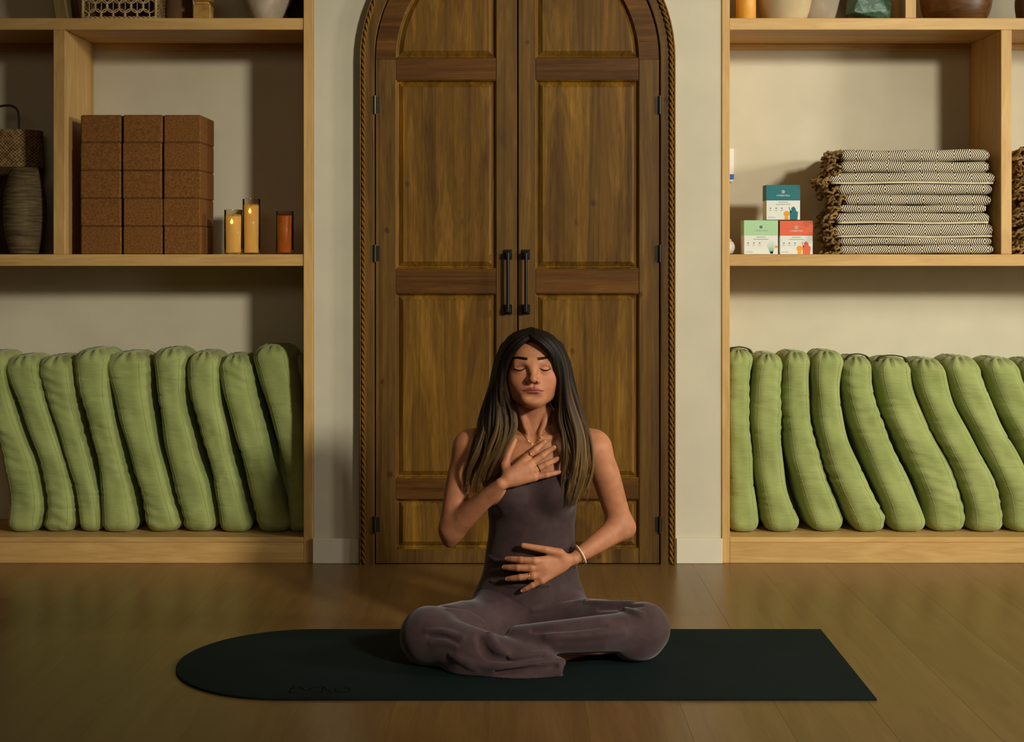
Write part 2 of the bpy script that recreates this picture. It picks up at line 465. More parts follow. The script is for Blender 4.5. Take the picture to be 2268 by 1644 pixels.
# ------------------------------------------------------------------ built-in shelf units
TH = 0.041
ZA1 = PZ(40.0); ZA0 = ZA1 - TH              # upper shelf
ZB1 = PZ(563.5); ZB0 = ZB1 - TH             # middle shelf
ZP = PZ(1190)                                # plinth top
ZU = ZA1 + 0.62
YF, YBK = 0.0, NB - 0.0005
def unit(name, xa, xb, inner, divs, label):
    """xa<xb outer limits; inner: x range of the front end panel; divs: list of (x0,x1,z0,z1)"""
    r = empty(name, ((xa + xb) / 2, 0, 0), label=label, cat='shelving unit')
    box('end_panel', inner[0], inner[1], YF - 0.004, YBK, 0, ZT - 0.02, M['oak_z'], r)
    far = (xb - TH, xb) if inner[0] < 0.5 * (xa + xb) else (xa, xa + TH)
    box('end_panel', far[0], far[1], YF - 0.004, YBK, 0, ZT - 0.02, M['oak_z'], r)
    sx0, sx1 = (inner[1], far[0]) if inner[0] < far[0] else (far[1], inner[0])
    e = 0.0003
    box('shelf_board', sx0 + e, sx1 - e, YF, YBK, ZA0, ZA1, M['oak_x'], r)
    box('shelf_board', sx0 + e, sx1 - e, YF, YBK, ZB0, ZB1, M['oak_x'], r)
    box('shelf_board', sx0 + e, sx1 - e, YF, YBK, ZU, ZU + TH, M['oak_x'], r)  # unseen board added overhead to keep the upper compartment dark
    box('plinth', sx0 + e, sx1 - e, YF - 0.004, YF + 0.02, 0, ZP - 0.019, M['oak_x'], r)
    box('plinth_top', sx0 + e, sx1 - e, YF - 0.004, YBK, ZP - 0.0185, ZP, M['oak_x'], r)
    box('cleat', sx0 + e, sx1 - e, YBK - 0.019, YBK, ZA0 - 0.022, ZA0 - e, M['oak_x'], r)
    for d in divs: box('divider', d[0], d[1], YF, YBK, d[2] + e, d[3] - e, M['oak_z'], r)
    return r
UL = unit('shelving_unit', -XE, PW0 - 0.0005, (PX(672.5), PW0 - 0.0005), [(PX(118), PX(144), ZB1, ZA0)],
          'built-in oak shelving unit left of the doors, with cork blocks and candles')
UR = unit('shelving_unit', PW1 + 0.0005, XE, (PW1 + 0.0005, PX(1616)), [(PX(2217), PX(2241), ZB1, ZA0), (PX(2005), PX(2029), ZA1, ZU)],
          'built-in oak shelving unit right of the doors, with folded blankets and cartons')

# ------------------------------------------------------------------ the arched double doors
DK = 5.045; kS = DK / FPX
DX = PX(1146, DK); DSP = PZ(130, DK)         # centre column and springing height
door = empty('door_1', (DX, -0.02, 0), kind='structure', label='pair of arched panelled pine doors with rope-carved frame')
def arch_path(r, n=40, half=0, z0=0.0, straight=12):
    pts = []
    if half <= 0:
        pts += [(-r, z) for z in np.linspace(z0, DSP, straight, endpoint=False)]
    a0, a1 = (PI, 0) if half == 0 else ((PI, PI / 2) if half < 0 else (PI / 2, 0))
    pts += [(r * math.cos(a), DSP + r * math.sin(a)) for a in np.linspace(a0, a1, n)]
    if half >= 0:
        pts += [(r, z) for z in np.linspace(DSP, z0, straight + 1)[1:]]
    return pts
def sweep(profile, r0, half=0, z0=0.0, n=40, arc_only=False):
    """profile: closed list of (radius offset, y); swept round the arch"""
    V, F = [], []; m = len(profile)
    base = arch_path(1.0, n, half, z0) if False else None
    for q, (dr, y) in enumerate(profile):
        P = arch_path(r0 + dr, n, half, z0)
        if arc_only:
            P = [p for p in P if p[1] >= DSP - 1e-6]
        for i, p in enumerate(P):
            V.append((DX + p[0], y, p[1]))
    L = len(V) // m
    for q in range(m):
        q2 = (q + 1) % m
        for i in range(L - 1):
            F.append([q * L + i, q * L + i + 1, q2 * L + i + 1, q2 * L + i])
    F.append([q * L for q in range(m)]); F.append([q * L + L - 1 for q in range(m)][::-1])
    return V, F
def fix(o):
    bm = bmesh.new(); bm.from_mesh(o.data); bmesh.ops.recalc_face_normals(bm, faces=bm.faces); bm.to_mesh(o.data); bm.free(); return o
RO, RI = 351 * kS, 317 * kS
fix(mesh_obj('frame', *sweep([(0, -0.0004), (0, -0.026), (-0.004, -0.030), (-(RO - RI) + 0.003, -0.030), (-(RO - RI), -0.027), (-(RO - RI), -0.0004)], RO), M['pine_stile'], door))
bead = fix(mesh_obj('bead', *sweep([(-0.0005, -0.0305), (-0.001, -0.036), (-0.004, -0.038), (-0.007, -0.036), (-0.0075, -0.0305)], RO), M['rope'], door, smooth=False))
g = Geo()
rp = np.array(arch_path(RO - 0.0155, 160, 0, 0.004, 200))
seg = np.concatenate([[0], np.cumsum(np.linalg.norm(np.diff(rp, axis=0), axis=1))])
tt = np.linspace(0, seg[-1], 1500)
rp = np.stack([np.interp(tt, seg, rp[:, 0]), np.interp(tt, seg, rp[:, 1])], 1)
tan = np.gradient(rp, axis=0); tan /= np.linalg.norm(tan, axis=1)[:, None]
nor = np.stack([-tan[:, 1], tan[:, 0]], 1)
for ph in (0, PI):
    a = 2 * PI * tt / 0.046 + ph
    P = np.stack([DX + rp[:, 0] + nor[:, 0] * np.cos(a) * 0.0042, -0.0335 + np.sin(a) * 0.0042, rp[:, 1] + nor[:, 1] * np.cos(a) * 0.0042], 1)
    g.add(*tube_geo(P, 0.0045, 6))
g.build('rope_moulding', M['rope'], door, smooth=True)
box('gap_shade_sheet', DX - RI, DX + RI, -0.004, -0.0004, 0.0, DSP, M['gap'], door, bev=0)  # solid sheet behind the leaves, shade between the parts put into its colour
fix(mesh_obj('gap_shade_sheet', [(DX + x, y, z) for y in (-0.0004, -0.004) for x, z in [(RI * math.cos(a), DSP + RI * math.sin(a)) for a in np.linspace(0, PI, 40)]],
     [list(range(40)), list(range(40, 80))[::-1]] + [[i, (i + 1) % 40, 40 + (i + 1) % 40, 40 + i] for i in range(40)], M['gap'], door))

def loops_mesh(name, loops, mat, parent, cap=True):
    V = [p for l in loops for p in l]; n = len(loops[0]); F = []
    for i in range(len(loops) - 1):
        for j in range(n):
            F.append([i * n + j, i * n + (j + 1) % n, (i + 1) * n + (j + 1) % n, (i + 1) * n + j])
    F.append([(len(loops) - 1) * n + j for j in range(n)])
    return fix(mesh_obj(name, V, F, mat, parent))
PROF = [(0.0, -0.0245), (0.003, -0.021), (0.0065, -0.012), (0.010, -0.0105), (0.0115, -0.0125), (0.024, -0.021), (0.0255, -0.0225)]
RL = 314.5 * kS                              # leaf edge radius
RP = 270 * kS                                # panel edge radius
for s in (-1, 1):
    leaf = bpy.data.objects.new('door_leaf', None); leaf.empty_display_size = 0.05
    link(leaf, (DX + s * RL / 2, -0.015, 0), door)
    leaf['label'] = 'left door leaf' if s < 0 else 'right door leaf'
    xm0, xm1 = (0.0012, 47 * kS) if s < 0 else (0.0012 + 0.0025, 40 * kS)   # meeting stile, measured from the centre line
    X = lambda a: DX + s * a
    zbot = 0.004
    # stiles
    box('stile', X(RP), X(RL), -0.026, -0.005, zbot, DSP - 0.0006, M['pine_stile'], leaf, bev=0.0015)
    fix(mesh_obj('arched_stile', *sweep([(-0.0008, -0.005), (-0.0008, -0.0258), (-(RL - RP), -0.0258), (-(RL - RP), -0.005)], RL, half=s, arc_only=True), M['pine_rail'], leaf))
    box('stile', X(xm0), X(xm1), -0.026, -0.005, zbot, DSP + math.sqrt(RL ** 2 - xm1 ** 2) - 0.004, M['pine_stile'], leaf, bev=0.0015)
    # rails between the panels
    zr = [(PZ(1247, DK) if False else zbot, PZ(1218, DK)), (PZ(1107, DK), PZ(1061, DK)), (PZ(650, DK), PZ(596, DK)), (PZ(176, DK), PZ(128, DK))]
    for i, (za, zc) in enumerate(zr):
        box('rail', X(xm1 + 0.0004), X(RP - 0.0004), -0.0245, -0.005, za, zc, M['pine_stile'] if i == 0 else M['pine_rail'], leaf, bev=0.0012)
    # panels
    for i in range(3):
        za, zc = zr[i][1], zr[i + 1][0]
        a, b = sorted((X(xm1), X(RP)))
        loops = [[(a + q, y, za + q), (b - q, y, za + q), (b - q, y, zc - q), (a + q, y, zc - q)] for q, y in PROF]
        loops_mesh('panel', loops, M['pine'], leaf)
    loops = []
    for q, y in PROF:
        R_ = RP - q; xi = xm1 + q; za = zr[3][1] + q
        t0 = math.asin(max(0, (za - DSP)) / R_) if za > DSP else 0.0
        t1 = math.acos(xi / R_)
        pl = [(xi, za)] + [(R_ * math.cos(t_), DSP + R_ * math.sin(t_)) for t_ in np.linspace(t0, t1, 24)]
        loops.append([(X(p), y, z) for p, z in pl])
    loops_mesh('panel', loops, M['pine'], leaf)
    # handle
    hx = 1125 if s < 0 else 1165
    hx = PX(hx, 5.02); g = Geo()
    z1, z0 = PZ(553, 5.02), PZ(697, 5.02)
    for zc, sg in ((z1, -1), (z0, 1)):
        g.add(*box_geo(hx - 0.0145, hx + 0.0145, -0.034, -0.026, min(zc, zc + sg * 0.034), max(zc, zc + sg * 0.034), 0.002))
        g.add(*box_geo(hx - 0.009, hx + 0.009, -0.062, -0.033, min(zc + sg * 0.006, zc + sg * 0.026), max(zc + sg * 0.006, zc + sg * 0.026), 0.003))
    g.add(*tube_geo([(hx, -0.058, z0 + 0.012), (hx, -0.058, z1 - 0.012)], 0.0058, 12))
    g.build('handle', M['black'], leaf, smooth=False)['label'] = 'black iron bar handle'
    for (ya, yb) in ((210, 251), (542, 581), (1147, 1185)):
        g = Geo(); xh = X(RL + 0.002)
        g.add(*tube_geo([(xh, -0.033, PZ(yb, 5.02)), (xh, -0.033, PZ(ya, 5.02))], 0.0042, 10))
        a, b = sorted((X(RL - 0.014), X(RL + 0.002)))
        g.add(*box_geo(a, b, -0.0275, -0.0262, PZ(yb, 5.02) + 0.004, PZ(ya, 5.02) - 0.004))
        a, b = sorted((X(RL + 0.003), X(RL + 0.010)))
        g.add(*box_geo(a, b, -0.0315, -0.0303, PZ(yb, 5.02) + 0.004, PZ(ya, 5.02) - 0.004))
        g.build('hinge', M['hinge'], leaf)
# ------------------------------------------------------------------ yoga mat
mz = 0.006
mx1, my0, my1 = 0.884, 3.50 - CAMD, 4.155 - CAMD
mr = (my1 - my0) / 2; mcx = -0.882 + mr; mcy = (my0 + my1) / 2
outl = [(mx1, my0), (mx1 + 0.004, my1)] + [(mcx + mr * math.cos(a), mcy + mr * math.sin(a)) for a in np.linspace(PI / 2, 3 * PI / 2, 60)]
n = len(outl)
ins = [((x - 0.0015 if x > 0.5 else mcx + (x - mcx) * 0.995), mcy + (y - mcy) * 0.995) for x, y in outl]
V = [(x, y, 0.0004) for x, y in outl] + [(x, y, mz - 0.001) for x, y in outl] + [(x, y, mz) for x, y in ins]
F = [list(range(n))[::-1]] + [[i, (i + 1) % n, n + (i + 1) % n, n + i] for i in range(n)] + [[n + i, n + (i + 1) % n, 2 * n + (i + 1) % n, 2 * n + i] for i in range(n)] + [[2 * n + i for i in range(n)]]
MATO = fix(mesh_obj('yoga_mat', V, F, M['mat'], origin=(0, mcy, 0)))
tag(MATO, 'dark green rubber yoga mat with one rounded end under the seated person', 'yoga mat')
def floor_pt(px, py, z=mz):
    d = FPX * (CAMH - z) / (py - HY); return ((px - CX) * d / FPX, d - CAMD, z)
g = Geo()
for st in ([(651, 1519), (645, 1526), (641, 1534), (655, 1534)], [(648, 1526), (660, 1525)], [(664, 1521), (672, 1528), (684, 1530), (689, 1524), (697, 1523)],
           [(690, 1533), (708, 1534), (716, 1530)], [(700, 1523), (716, 1520), (722, 1527), (733, 1533)], [(716, 1520), (713, 1529)],
           [(742, 1526), (744, 1531), (752, 1533), (768, 1533), (774, 1527), (762, 1523)]):
    P = spline([floor_pt(a, b, mz + 0.0001) for a, b in st], 14)
    g.add(*tube_geo(P, 0.0022, 6, flat=((0, 0, 1), 0.15)))
g.build('pressed_lettering', M['mat_mark'], MATO)

# ------------------------------------------------------------------ cork blocks
BW = 0.1405; BH = (PZ(254, 5.1) - ZB1) / 5.0; BD = 0.225
bx0 = [PX(178.5, 5.1), PX(271.5, 5.1), PX(362, 5.1)]
bw = [PX(268, 5.1) - PX(178.5, 5.1), PX(358.5, 5.1) - PX(271.5, 5.1), PX(444, 5.1) - PX(362, 5.1)]
v, f = box_geo(-0.5, 0.5, -0.5, 0.5, 0, 1, 0)
first = None
rows = ['bottom row', 'second row from the bottom', 'middle row', 'fourth row from the bottom', 'top row']
cols = ['left column beside the divider', 'middle column', 'right column nearest the candles']
v0, f0 = box_geo(-bw[0] / 2, bw[0] / 2, -BD / 2, BD / 2, 0, BH - 0.0006, 0.004)
for ci in range(3):
    for ri in range(5):
        loc = (bx0[ci] + bw[ci] / 2 + random.uniform(-0.0012, 0.0012), 0.022 + BD / 2 + random.uniform(-0.002, 0.003), ZB1 + 0.0003 + ri * BH)
        if first is None:
            o = mesh_obj('yoga_block', [(p[0] + loc[0], p[1] + loc[1], p[2] + loc[2]) for p in v0], f0, M['cork'], origin=loc); first = o
        else:
            o = first.copy(); COL.objects.link(o); o.location = loc
            o.scale = (bw[ci] / bw[0], 1, 1)
        o.rotation_euler = (0, 0, random.uniform(-0.012, 0.012))
        tag(o, 'brown cork block, %s, %s of the stack' % (rows[ri], cols[ci]), 'yoga block', 'cork blocks stacked on the left shelf')

# ------------------------------------------------------------------ candles
def candle(pxl, pxr, pyt, pyw, d, lit, wax, label):
    cx = PX((pxl + pxr) / 2, d); cy = d - CAMD; r = (pxr - pxl) / 2 * d / FPX; z0 = ZB1 + 0.0004
    top = PZ(pyt, d) - z0; wt = PZ(pyw, d) - z0
    root = empty('led_candle', (cx, cy, z0), label=label, cat='candle', group='pillar candles in glass cylinders')
    g = Geo()
    pr = [(r * 0.9, 0.0), (r - 0.001, 0.001), (r, 0.004), (r, top - 0.001), (r - 0.0008, top), (r - 0.0022, top - 0.001), (r - 0.0024, 0.005), (0.002, 0.004)]
    V, F = lathe_geo(pr, cx, cy, z0, 40); g.add(V, F[:-1]); g.build('glass_cylinder', M['glass'], root, smooth=True)
    rw = r - 0.0032
    pr = [(rw * 0.96, 0.0052), (rw, 0.008), (rw, wt - 0.003), (rw - 0.002, wt), (rw - 0.006, wt - 0.0035), (0.004, wt - 0.006)]
    mesh_obj('wax_pillar', *lathe_geo(pr, cx, cy, z0, 40), wax, root, smooth=True)
    zf = z0 + wt - 0.006
    pr = [(0.0012, 0.0), (0.0014, 0.004), (0.0010, 0.008)]
    mesh_obj('wick', *lathe_geo(pr, cx, cy - rw * 0.2, zf, 8), M['black'], root)
    if lit:
        pr = [(0.0008, 0), (0.0042, 0.0035), (0.0050, 0.0065), (0.0036, 0.011), (0.0016, 0.015), (0.0004, 0.018)]
        mesh_obj('flame', *lathe_geo(pr, cx, cy - rw - 0.0012 + 0.006 - 0.0065, zf - 0.022, 12, 0.3), M['flame'], root, smooth=True)
    return root
candle(497, 537, 465, 479, 5.125, True, M['wax'], 'short pale lit candle in clear glass, leftmost of the three')
candle(537.5, 576, 441, 456, 5.19, True, M['wax'], 'tall lit candle in clear glass, middle of the three')
candle(611, 650, 468, 478, 5.16, False, M['wax_amber'], 'short amber unlit candle standing apart beside the end panel')

# ------------------------------------------------------------------ bolsters
ZP2 = ZP + 0.0006
def bolster(idx, left, right, ytop, label, group, scale, ox, df=5.15, depth=0.262, handle=False, ybot=1446, loop=None):
    """left/right: edge polylines in the zoomed crop (scale, offset) of the photograph, turned into a bent spine in metres"""
    cv = lambda a: (a[0] / scale + ox, a[1] / scale + 560)
    L = np.array([cv(a) for a in left]); R = np.array([cv(a) for a in right])
    zt = PZ(ytop / scale + 560, df); zb_ = ZP2
    NS, NA = 104, 44
    rc = np.random.default_rng(500 + idx); creases = [(rc.uniform(0.12, 0.86), rc.uniform(1.2, 1.8) * PI, rc.uniform(-0.012, 0.012), rc.uniform(0.0022, 0.0046), rc.uniform(0.25, 0.6), rc.uniform(-0.0062, 0.0026)) for _ in range(26)]
    zs_ctrl_l = np.array([PZ(y, df) for y in L[:, 1]]); zs_ctrl_r = np.array([PZ(y, df) for y in R[:, 1]])
    xl = np.array([PX(x, df) for x in L[:, 0]]); xr = np.array([PX(x, df) for x in R[:, 0]])
    def ev(zc, xc, z):
        o_ = np.argsort(zc); zc, xc = zc[o_], xc[o_]
        k = np.poly1d(np.polyfit(zc, xc, min(3, len(zc) - 1)))
        return k(np.clip(z, zc[0], zc[-1]))
    tt = np.linspace(0, 1, NS); tt = 0.5 - 0.5 * np.cos(PI * tt); tt = 0.65 * tt + 0.35 * np.linspace(0, 1, NS)
    zz = zb_ + (zt - zb_) * tt
    a_, b_ = ev(zs_ctrl_l, xl, zz), ev(zs_ctrl_r, xr, zz)
    cx = (a_ + b_) / 2; hw = np.maximum((b_ - a_) / 2, 0.04) * 1.04
    cy = df - CAMD + depth / 2
    ang = np.linspace(0, 2 * PI, NA, endpoint=False)
    rs = np.random.default_rng(100 + idx)
    ph = rs.uniform(0, 6.28, 8)
    V = []
    H = zt - zb_
    for i in range(NS):
        e0 = (zz[i] - zb_) / 0.040; e1 = (zt - zz[i]) / 0.050
        cap = 1.0
        if e0 < 1: cap *= max(0.02, 1 - (1 - max(e0, 0)) ** 2.6) ** 0.5 if e0 > 0 else 0.55
        if e1 < 1: cap *= max(0.0, 1 - (1 - max(e1, 0)) ** 2.4) ** 0.5 if e1 > 0 else 0.30
        if e0 <= 0: cap = 0.62
        if 0 < e0 < 1: cap = 0.62 + 0.38 * (1 - (1 - e0) ** 2.2) ** 0.6
        gath = math.exp(-((zt - zz[i]) / 0.045) ** 2) + 0.6 * math.exp(-((zz[i] - zb_) / 0.035) ** 2)
        for a in ang:
            c_, s_ = math.cos(a), math.sin(a)
            p = 3.6
            den = (abs(c_) ** p + abs(s_) ** p) ** (1 / p)
            ux, uy = c_ / den, s_ / den
            pk = 1 + gath * 0.026 * math.sin(a * 22 + ph[0] + 0.6 * math.sin(a * 5 + ph[3]))
            wr = 0.0016 * math.sin(zz[i] * 150 + 3 * math.sin(a * 2 + ph[1]) + ph[2]) * max(0, math.sin(zz[i] * 9 + ph[4] + a)) \
               + 0.0028 * math.sin(zz[i] * 34 + a * 3 + ph[5]) * 0.6 + 0.003 * math.sin(zz[i] * 13 + a + ph[6])
            wr += sum(A_ * math.exp(-((zz[i] - zb_ - H * t0_ - tl_ * (a - ac_)) / w_) ** 2 - ((a - ac_) / wa_) ** 2) for t0_, ac_, tl_, w_, wa_, A_ in creases if abs(zz[i] - zb_ - H * t0_) < 0.03)
            x = cx[i] + ux * (hw[i] * cap * pk + wr)
            y = cy + uy * (depth / 2 * (0.35 + 0.65 * cap) * pk + wr)
            z = zz[i] + (0.006 * gath * math.sin(a * 11 + ph[7]) if 0.02 < tt[i] < 0.995 and tt[i] > 0.5 else 0)
            V.append((x, y, max(z, zb_)))
    F = []
    for i in range(NS - 1):
        for j in range(NA):
            F.append([i * NA + j, i * NA + (j + 1) % NA, (i + 1) * NA + (j + 1) % NA, (i + 1) * NA + j])
    F.append(list(range(NA))[::-1]); F.append([(NS - 1) * NA + j for j in range(NA)])
    base = (float(cx[0]), cy, zb_)
    o = mesh_obj('bolster', V, F, M['olive'], origin=base, smooth=True)
    tag(o, label, 'bolster', group)
    # seams along the two front corners
    g = Geo()
    for sgn in (-1, 1):
        P = []
        for i in range(9, NS - 10):
            q = np.array(V[i * NA + int(round((1.5 * PI + sgn * 0.62) / (2 * PI) * NA)) % NA]); P.append(q)
        g.add(*tube_geo(P, 0.0009, 5))
    g.build('seam', M['olive'], o, smooth=True)
    if handle:
        x0, x1 = cx[-6] - hw[-6] * 0.75, cx[-6] + hw[-6] * 0.85
        yh = cy - depth * 0.28
        P = spline([(x0, yh, zt - 0.012), (x0 + 0.012, yh - 0.004, zt + 0.004), ((x0 + x1) / 2, yh - 0.004, zt + 0.009), (x1 - 0.012, yh - 0.003, zt + 0.001), (x1, yh, zt - 0.016)], 24)
        hd = mesh_obj('handle', *tube_geo(P, 0.0065, 8, flat=((0, 0, 1), 0.35)), M['olive_dark'], o, smooth=True)
        hd['label'] = 'dark webbing handle'
    return o
LS, LO = 2.349, 0
Ls = [
 ([(-150, 560), (-90, 760), (-20, 1000), (10, 1200), (14, 1400)], [(30, 570), (60, 800), (150, 1020), (195, 1200), (203, 1400)], 520),
 ([(5, 610), (60, 780), (160, 990), (205, 1180), (205, 1410)], [(195, 580), (235, 800), (305, 980), (355, 1200), (378, 1410)], 538),
 ([(175, 640), (250, 850), (330, 1070), (370, 1230), (392, 1430)], [(375, 570), (400, 800), (450, 1030), (490, 1200), (525, 1430)], 540),
 ([(365, 580), (410, 800), (470, 1000), (500, 1200), (512, 1400)], [(575, 570), (560, 750), (615, 1000), (665, 1200), (702, 1420)], 505),
 ([(525, 600), (600, 850), (670, 1100), (715, 1280), (745, 1440)], [(765, 560), (785, 850), (830, 1100), (890, 1280), (930, 1420)], 522),
 ([(775, 560), (805, 750), (835, 980), (890, 1200), (930, 1390)], [(965, 560), (960, 750), (1015, 1000), (1070, 1200), (1120, 1400)], 502),
 ([(960, 600), (1000, 850), (1060, 1050), (1105, 1240), (1130, 1420)], [(1140, 590), (1150, 850), (1205, 1080), (1262, 1300), (1302, 1420)], 520),
 ([(1125, 600), (1180, 850), (1240, 1080), (1290, 1260), (1330, 1420)], [(1300, 580), (1325, 750), (1375, 950), (1440, 1200), (1510, 1400)], 535),
 ([(1300, 560), (1370, 760), (1430, 980), (1470, 1150), (1515, 1390)], [(1512, 520), (1548, 720), (1580, 950), (1588, 1150), (1590, 1390)], 484),
]
ordn = ['leftmost, cut by the picture edge', 'second from the left picture edge', 'third from the left picture edge', 'fourth from the left picture edge', 'fifth from the left picture edge',
        'fifth from the doors', 'fourth from the doors', 'third from the doors', 'tallest, second from the doors']
for i, (l, r, yt) in enumerate(Ls):
    bolster(i, l, r, yt, 'olive green bolster in the left bench row, ' + ordn[i], 'olive bolsters in the left bench row', LS, LO, df=5.145 + 0.004 * (i % 3))
bolster(9, [(1400, 540), (1420, 760), (1440, 1000), (1450, 1200), (1460, 1400)], [(1590, 540), (1592, 760), (1592, 1000), (1592, 1200), (1592, 1400)], 530,
        'olive green bolster half hidden behind the tallest one, against the end panel', 'olive bolsters in the left bench row', LS, LO, df=5.26, depth=0.16)
RO_ = 1580
Rs = [
 ([(74, 560), (73, 800), (73, 1050), (75, 1200), (86, 1420)], [(222, 560), (203, 760), (205, 1000), (225, 1200), (255, 1410)], 508, True),
 ([(232, 560), (207, 800), (213, 1050), (232, 1200), (280, 1420)], [(378, 600), (366, 850), (368, 1050), (400, 1220), (462, 1400)], 530, False),
 ([(365, 560), (372, 800), (395, 1050), (437, 1200), (508, 1430)], [(520, 560), (526, 850), (552, 1020), (604, 1180), (695, 1400)], 520, False),
 ([(525, 560), (533, 800), (572, 1000), (640, 1220), (735, 1430)], [(690, 560), (684, 780), (716, 980), (790, 1130), (905, 1380)], 516, False),
 ([(692, 570), (695, 740), (738, 920), (800, 1080), (892, 1280), (930, 1430)], [(840, 560), (888, 850), (950, 1020), (1046, 1190), (1115, 1400)], 545, True),
 ([(850, 570), (868, 700), (935, 900), (1045, 1130), (1110, 1300), (1128, 1410)], [(1040, 570), (1100, 800), (1180, 1000), (1278, 1180), (1330, 1400)], 552, True),
 ([(1045, 580), (1100, 790), (1200, 1000), (1295, 1200), (1338, 1400)], [(1222, 580), (1290, 820), (1400, 1020), (1486, 1220), (1530, 1400)], 558, False),
 ([(1212, 580), (1270, 760), (1395, 980), (1490, 1180), (1536, 1400)], [(1400, 570), (1480, 800), (1590, 1020), (1690, 1220), (1730, 1400)], 545, False),
 ([(1415, 580), (1500, 800), (1610, 1030), (1700, 1200), (1740, 1400)], [(1605, 570), (1690, 800), (1800, 1020), (1890, 1220), (1935, 1400)], 553, False),
 ([(1600, 580), (1700, 800), (1810, 1030), (1900, 1200), (1945, 1400)], [(1790, 570), (1890, 800), (2000, 1020), (2085, 1220), (2130, 1400)], 560, False),
]
ordr = ['first from the doors, standing upright', 'second from the doors', 'third from the doors', 'fourth from the doors', 'fifth from the doors, with a dark handle',
        'sixth from the doors', 'third from the right picture edge', 'second from the right picture edge, leaning', 'nearly cut off by the right picture edge', 'only its top corner in view']
for i, (l, r, yt, h) in enumerate(Rs):
    bolster(20 + i, l, r, yt, 'olive bolster in the right bench row, ' + ordr[i], 'olive bolsters in the right bench row', LS, RO_, df=5.145 + 0.004 * (i % 3), handle=h)

# ------------------------------------------------------------------ folded blankets
def fold_geo(x0, x1, yf, yb, z0, z1, seed, sag=0.002, bulge=0.0):
    rs = np.random.default_rng(seed); NXs, NP = 44, 26
    ph = rs.uniform(0, 6.28, 6); V, F = [], []
    hz = (z1 - z0) / 2; zc = (z0 + z1) / 2
    prof = []
    for a in np.linspace(PI / 2, 3 * PI / 2, 13): prof.append((yf + hz * 0.9 + hz * 0.9 * math.cos(a), math.sin(a)))     # rounded front
    for a in np.linspace(-PI / 2, PI / 2, 13): prof.append((yb - hz * 0.9 + hz * 0.9 * math.cos(a), math.sin(a)))
    for i in range(NXs):
        t_ = i / (NXs - 1); x = x0 + (x1 - x0) * t_
        e = min(1, min(t_, 1 - t_) / 0.03); en = (1 - (1 - e) ** 2) ** 0.5 * 0.35 + 0.65
        dz = sag * math.sin(t_ * 5 + ph[0]) + 0.0012 * math.sin(t_ * 17 + ph[1])
        dy = 0.004 * math.sin(t_ * 4 + ph[2]) + 0.002 * math.sin(t_ * 13 + ph[3])
        bl = bulge * math.exp(-((t_ - 0.72) / 0.16) ** 2)
        for k, (y, s_) in enumerate(prof):
            z = zc + hz * en * s_ + dz * (1 if bulge else 0.6) + (bl if s_ > 0.2 and y > yf + 0.05 else 0)
            V.append((x, y + dy, z))
    for i in range(NXs - 1):
        for k in range(NP):
            F.append([i * NP + k, i * NP + (k + 1) % NP, (i + 1) * NP + (k + 1) % NP, (i + 1) * NP + k])
    F.append(list(range(NP))[::-1]); F.append([(NXs - 1) * NP + k for k in range(NP)])
    return V, F
def fringe_geo(g, x, z0, z1, yf, yb, seed, out=0.055, n=16):
    rs = np.random.default_rng(seed)
    for i in range(n):
        y = yf + 0.004 + (yb - yf) * 0.55 * i / n + rs.uniform(-0.004, 0.004); z = rs.uniform(z0 + 0.003, z1 - 0.002)
        L = rs.uniform(0.45, 1.1) * out; P = [(x + 0.008, y + 0.006, z)]
        k = 6
        for j in range(1, k + 1):
            t_ = j / k
            P.append((x + 0.004 - L * t_ + rs.uniform(-0.008, 0.008), y - 0.012 * math.sin(t_ * 3) + rs.uniform(-0.007, 0.007), z - 0.020 * t_ * t_ + rs.uniform(-0.009, 0.009)))
        P = spline(P, 16)
        a = np.arange(16)
        rad = 0.0046 * (1 + 0.35 * np.sin(a * 2.4 + rs.uniform(0, 6))); rad[-1] = 0.0012
        if rs.uniform() < 0.6: rad[rs.integers(5, 12)] *= 1.8
        g.add(*tube_geo(P, rad, 6))
def blanket(layers, d, label, group, seed, yback=0.30, fr=True, frout=0.055):
    """layers: list of (y_top, y_bottom, x_left, x_right, hem) in photograph pixels at depth d"""
    yf = d - CAMD
    zb_ = min(PZ(l[1], d) for l in layers)
    xc = PX((layers[0][2] + layers[0][3]) / 2, d)
    root = empty('folded_blanket', (xc, yf + 0.12, zb_), label=label, cat='blanket', group=group)
    for i, (yt, yb, xl, xr, hem, bul) in enumerate(layers):
        x0, x1, z1, z0 = PX(xl, d), PX(xr, d), PZ(yt, d), PZ(yb, d)
        V, F = fold_geo(x0, x1, yf, yback, z0 + 0.0002, z1 - 0.0002, seed * 10 + i, bulge=bul)
        org = ((x0 + x1) / 2, yf, (z0 + z1) / 2 if not hem else z0)
        fo = mesh_obj('fold', V, F, M['blanket'], root, origin=org, smooth=True)
        if hem:
            P = [(x, yf - 0.0015 + 0.003 * math.sin(x * 9), z0 + 0.003 + 0.0015 * math.sin(x * 14 + seed)) for x in np.linspace(x0 + 0.004, x1 - 0.004, 30)]
            mesh_obj('hem', *tube_geo(P, 0.0034, 6), M['hem'], root, smooth=True)
    if fr:
        g = Geo()
        for i, (yt, yb, xl, xr, hem, bul) in enumerate(layers):
            fringe_geo(g, PX(xl, d), PZ(yb, d), PZ(yt, d), yf, yback, seed * 7 + i, out=frout, n=15)
        o = g.build('fringe', M['fringe'], root, smooth=True); o['kind'] = 'stuff'; o['label'] = 'knotted olive brown fringe'
    return root
dB = 5.105
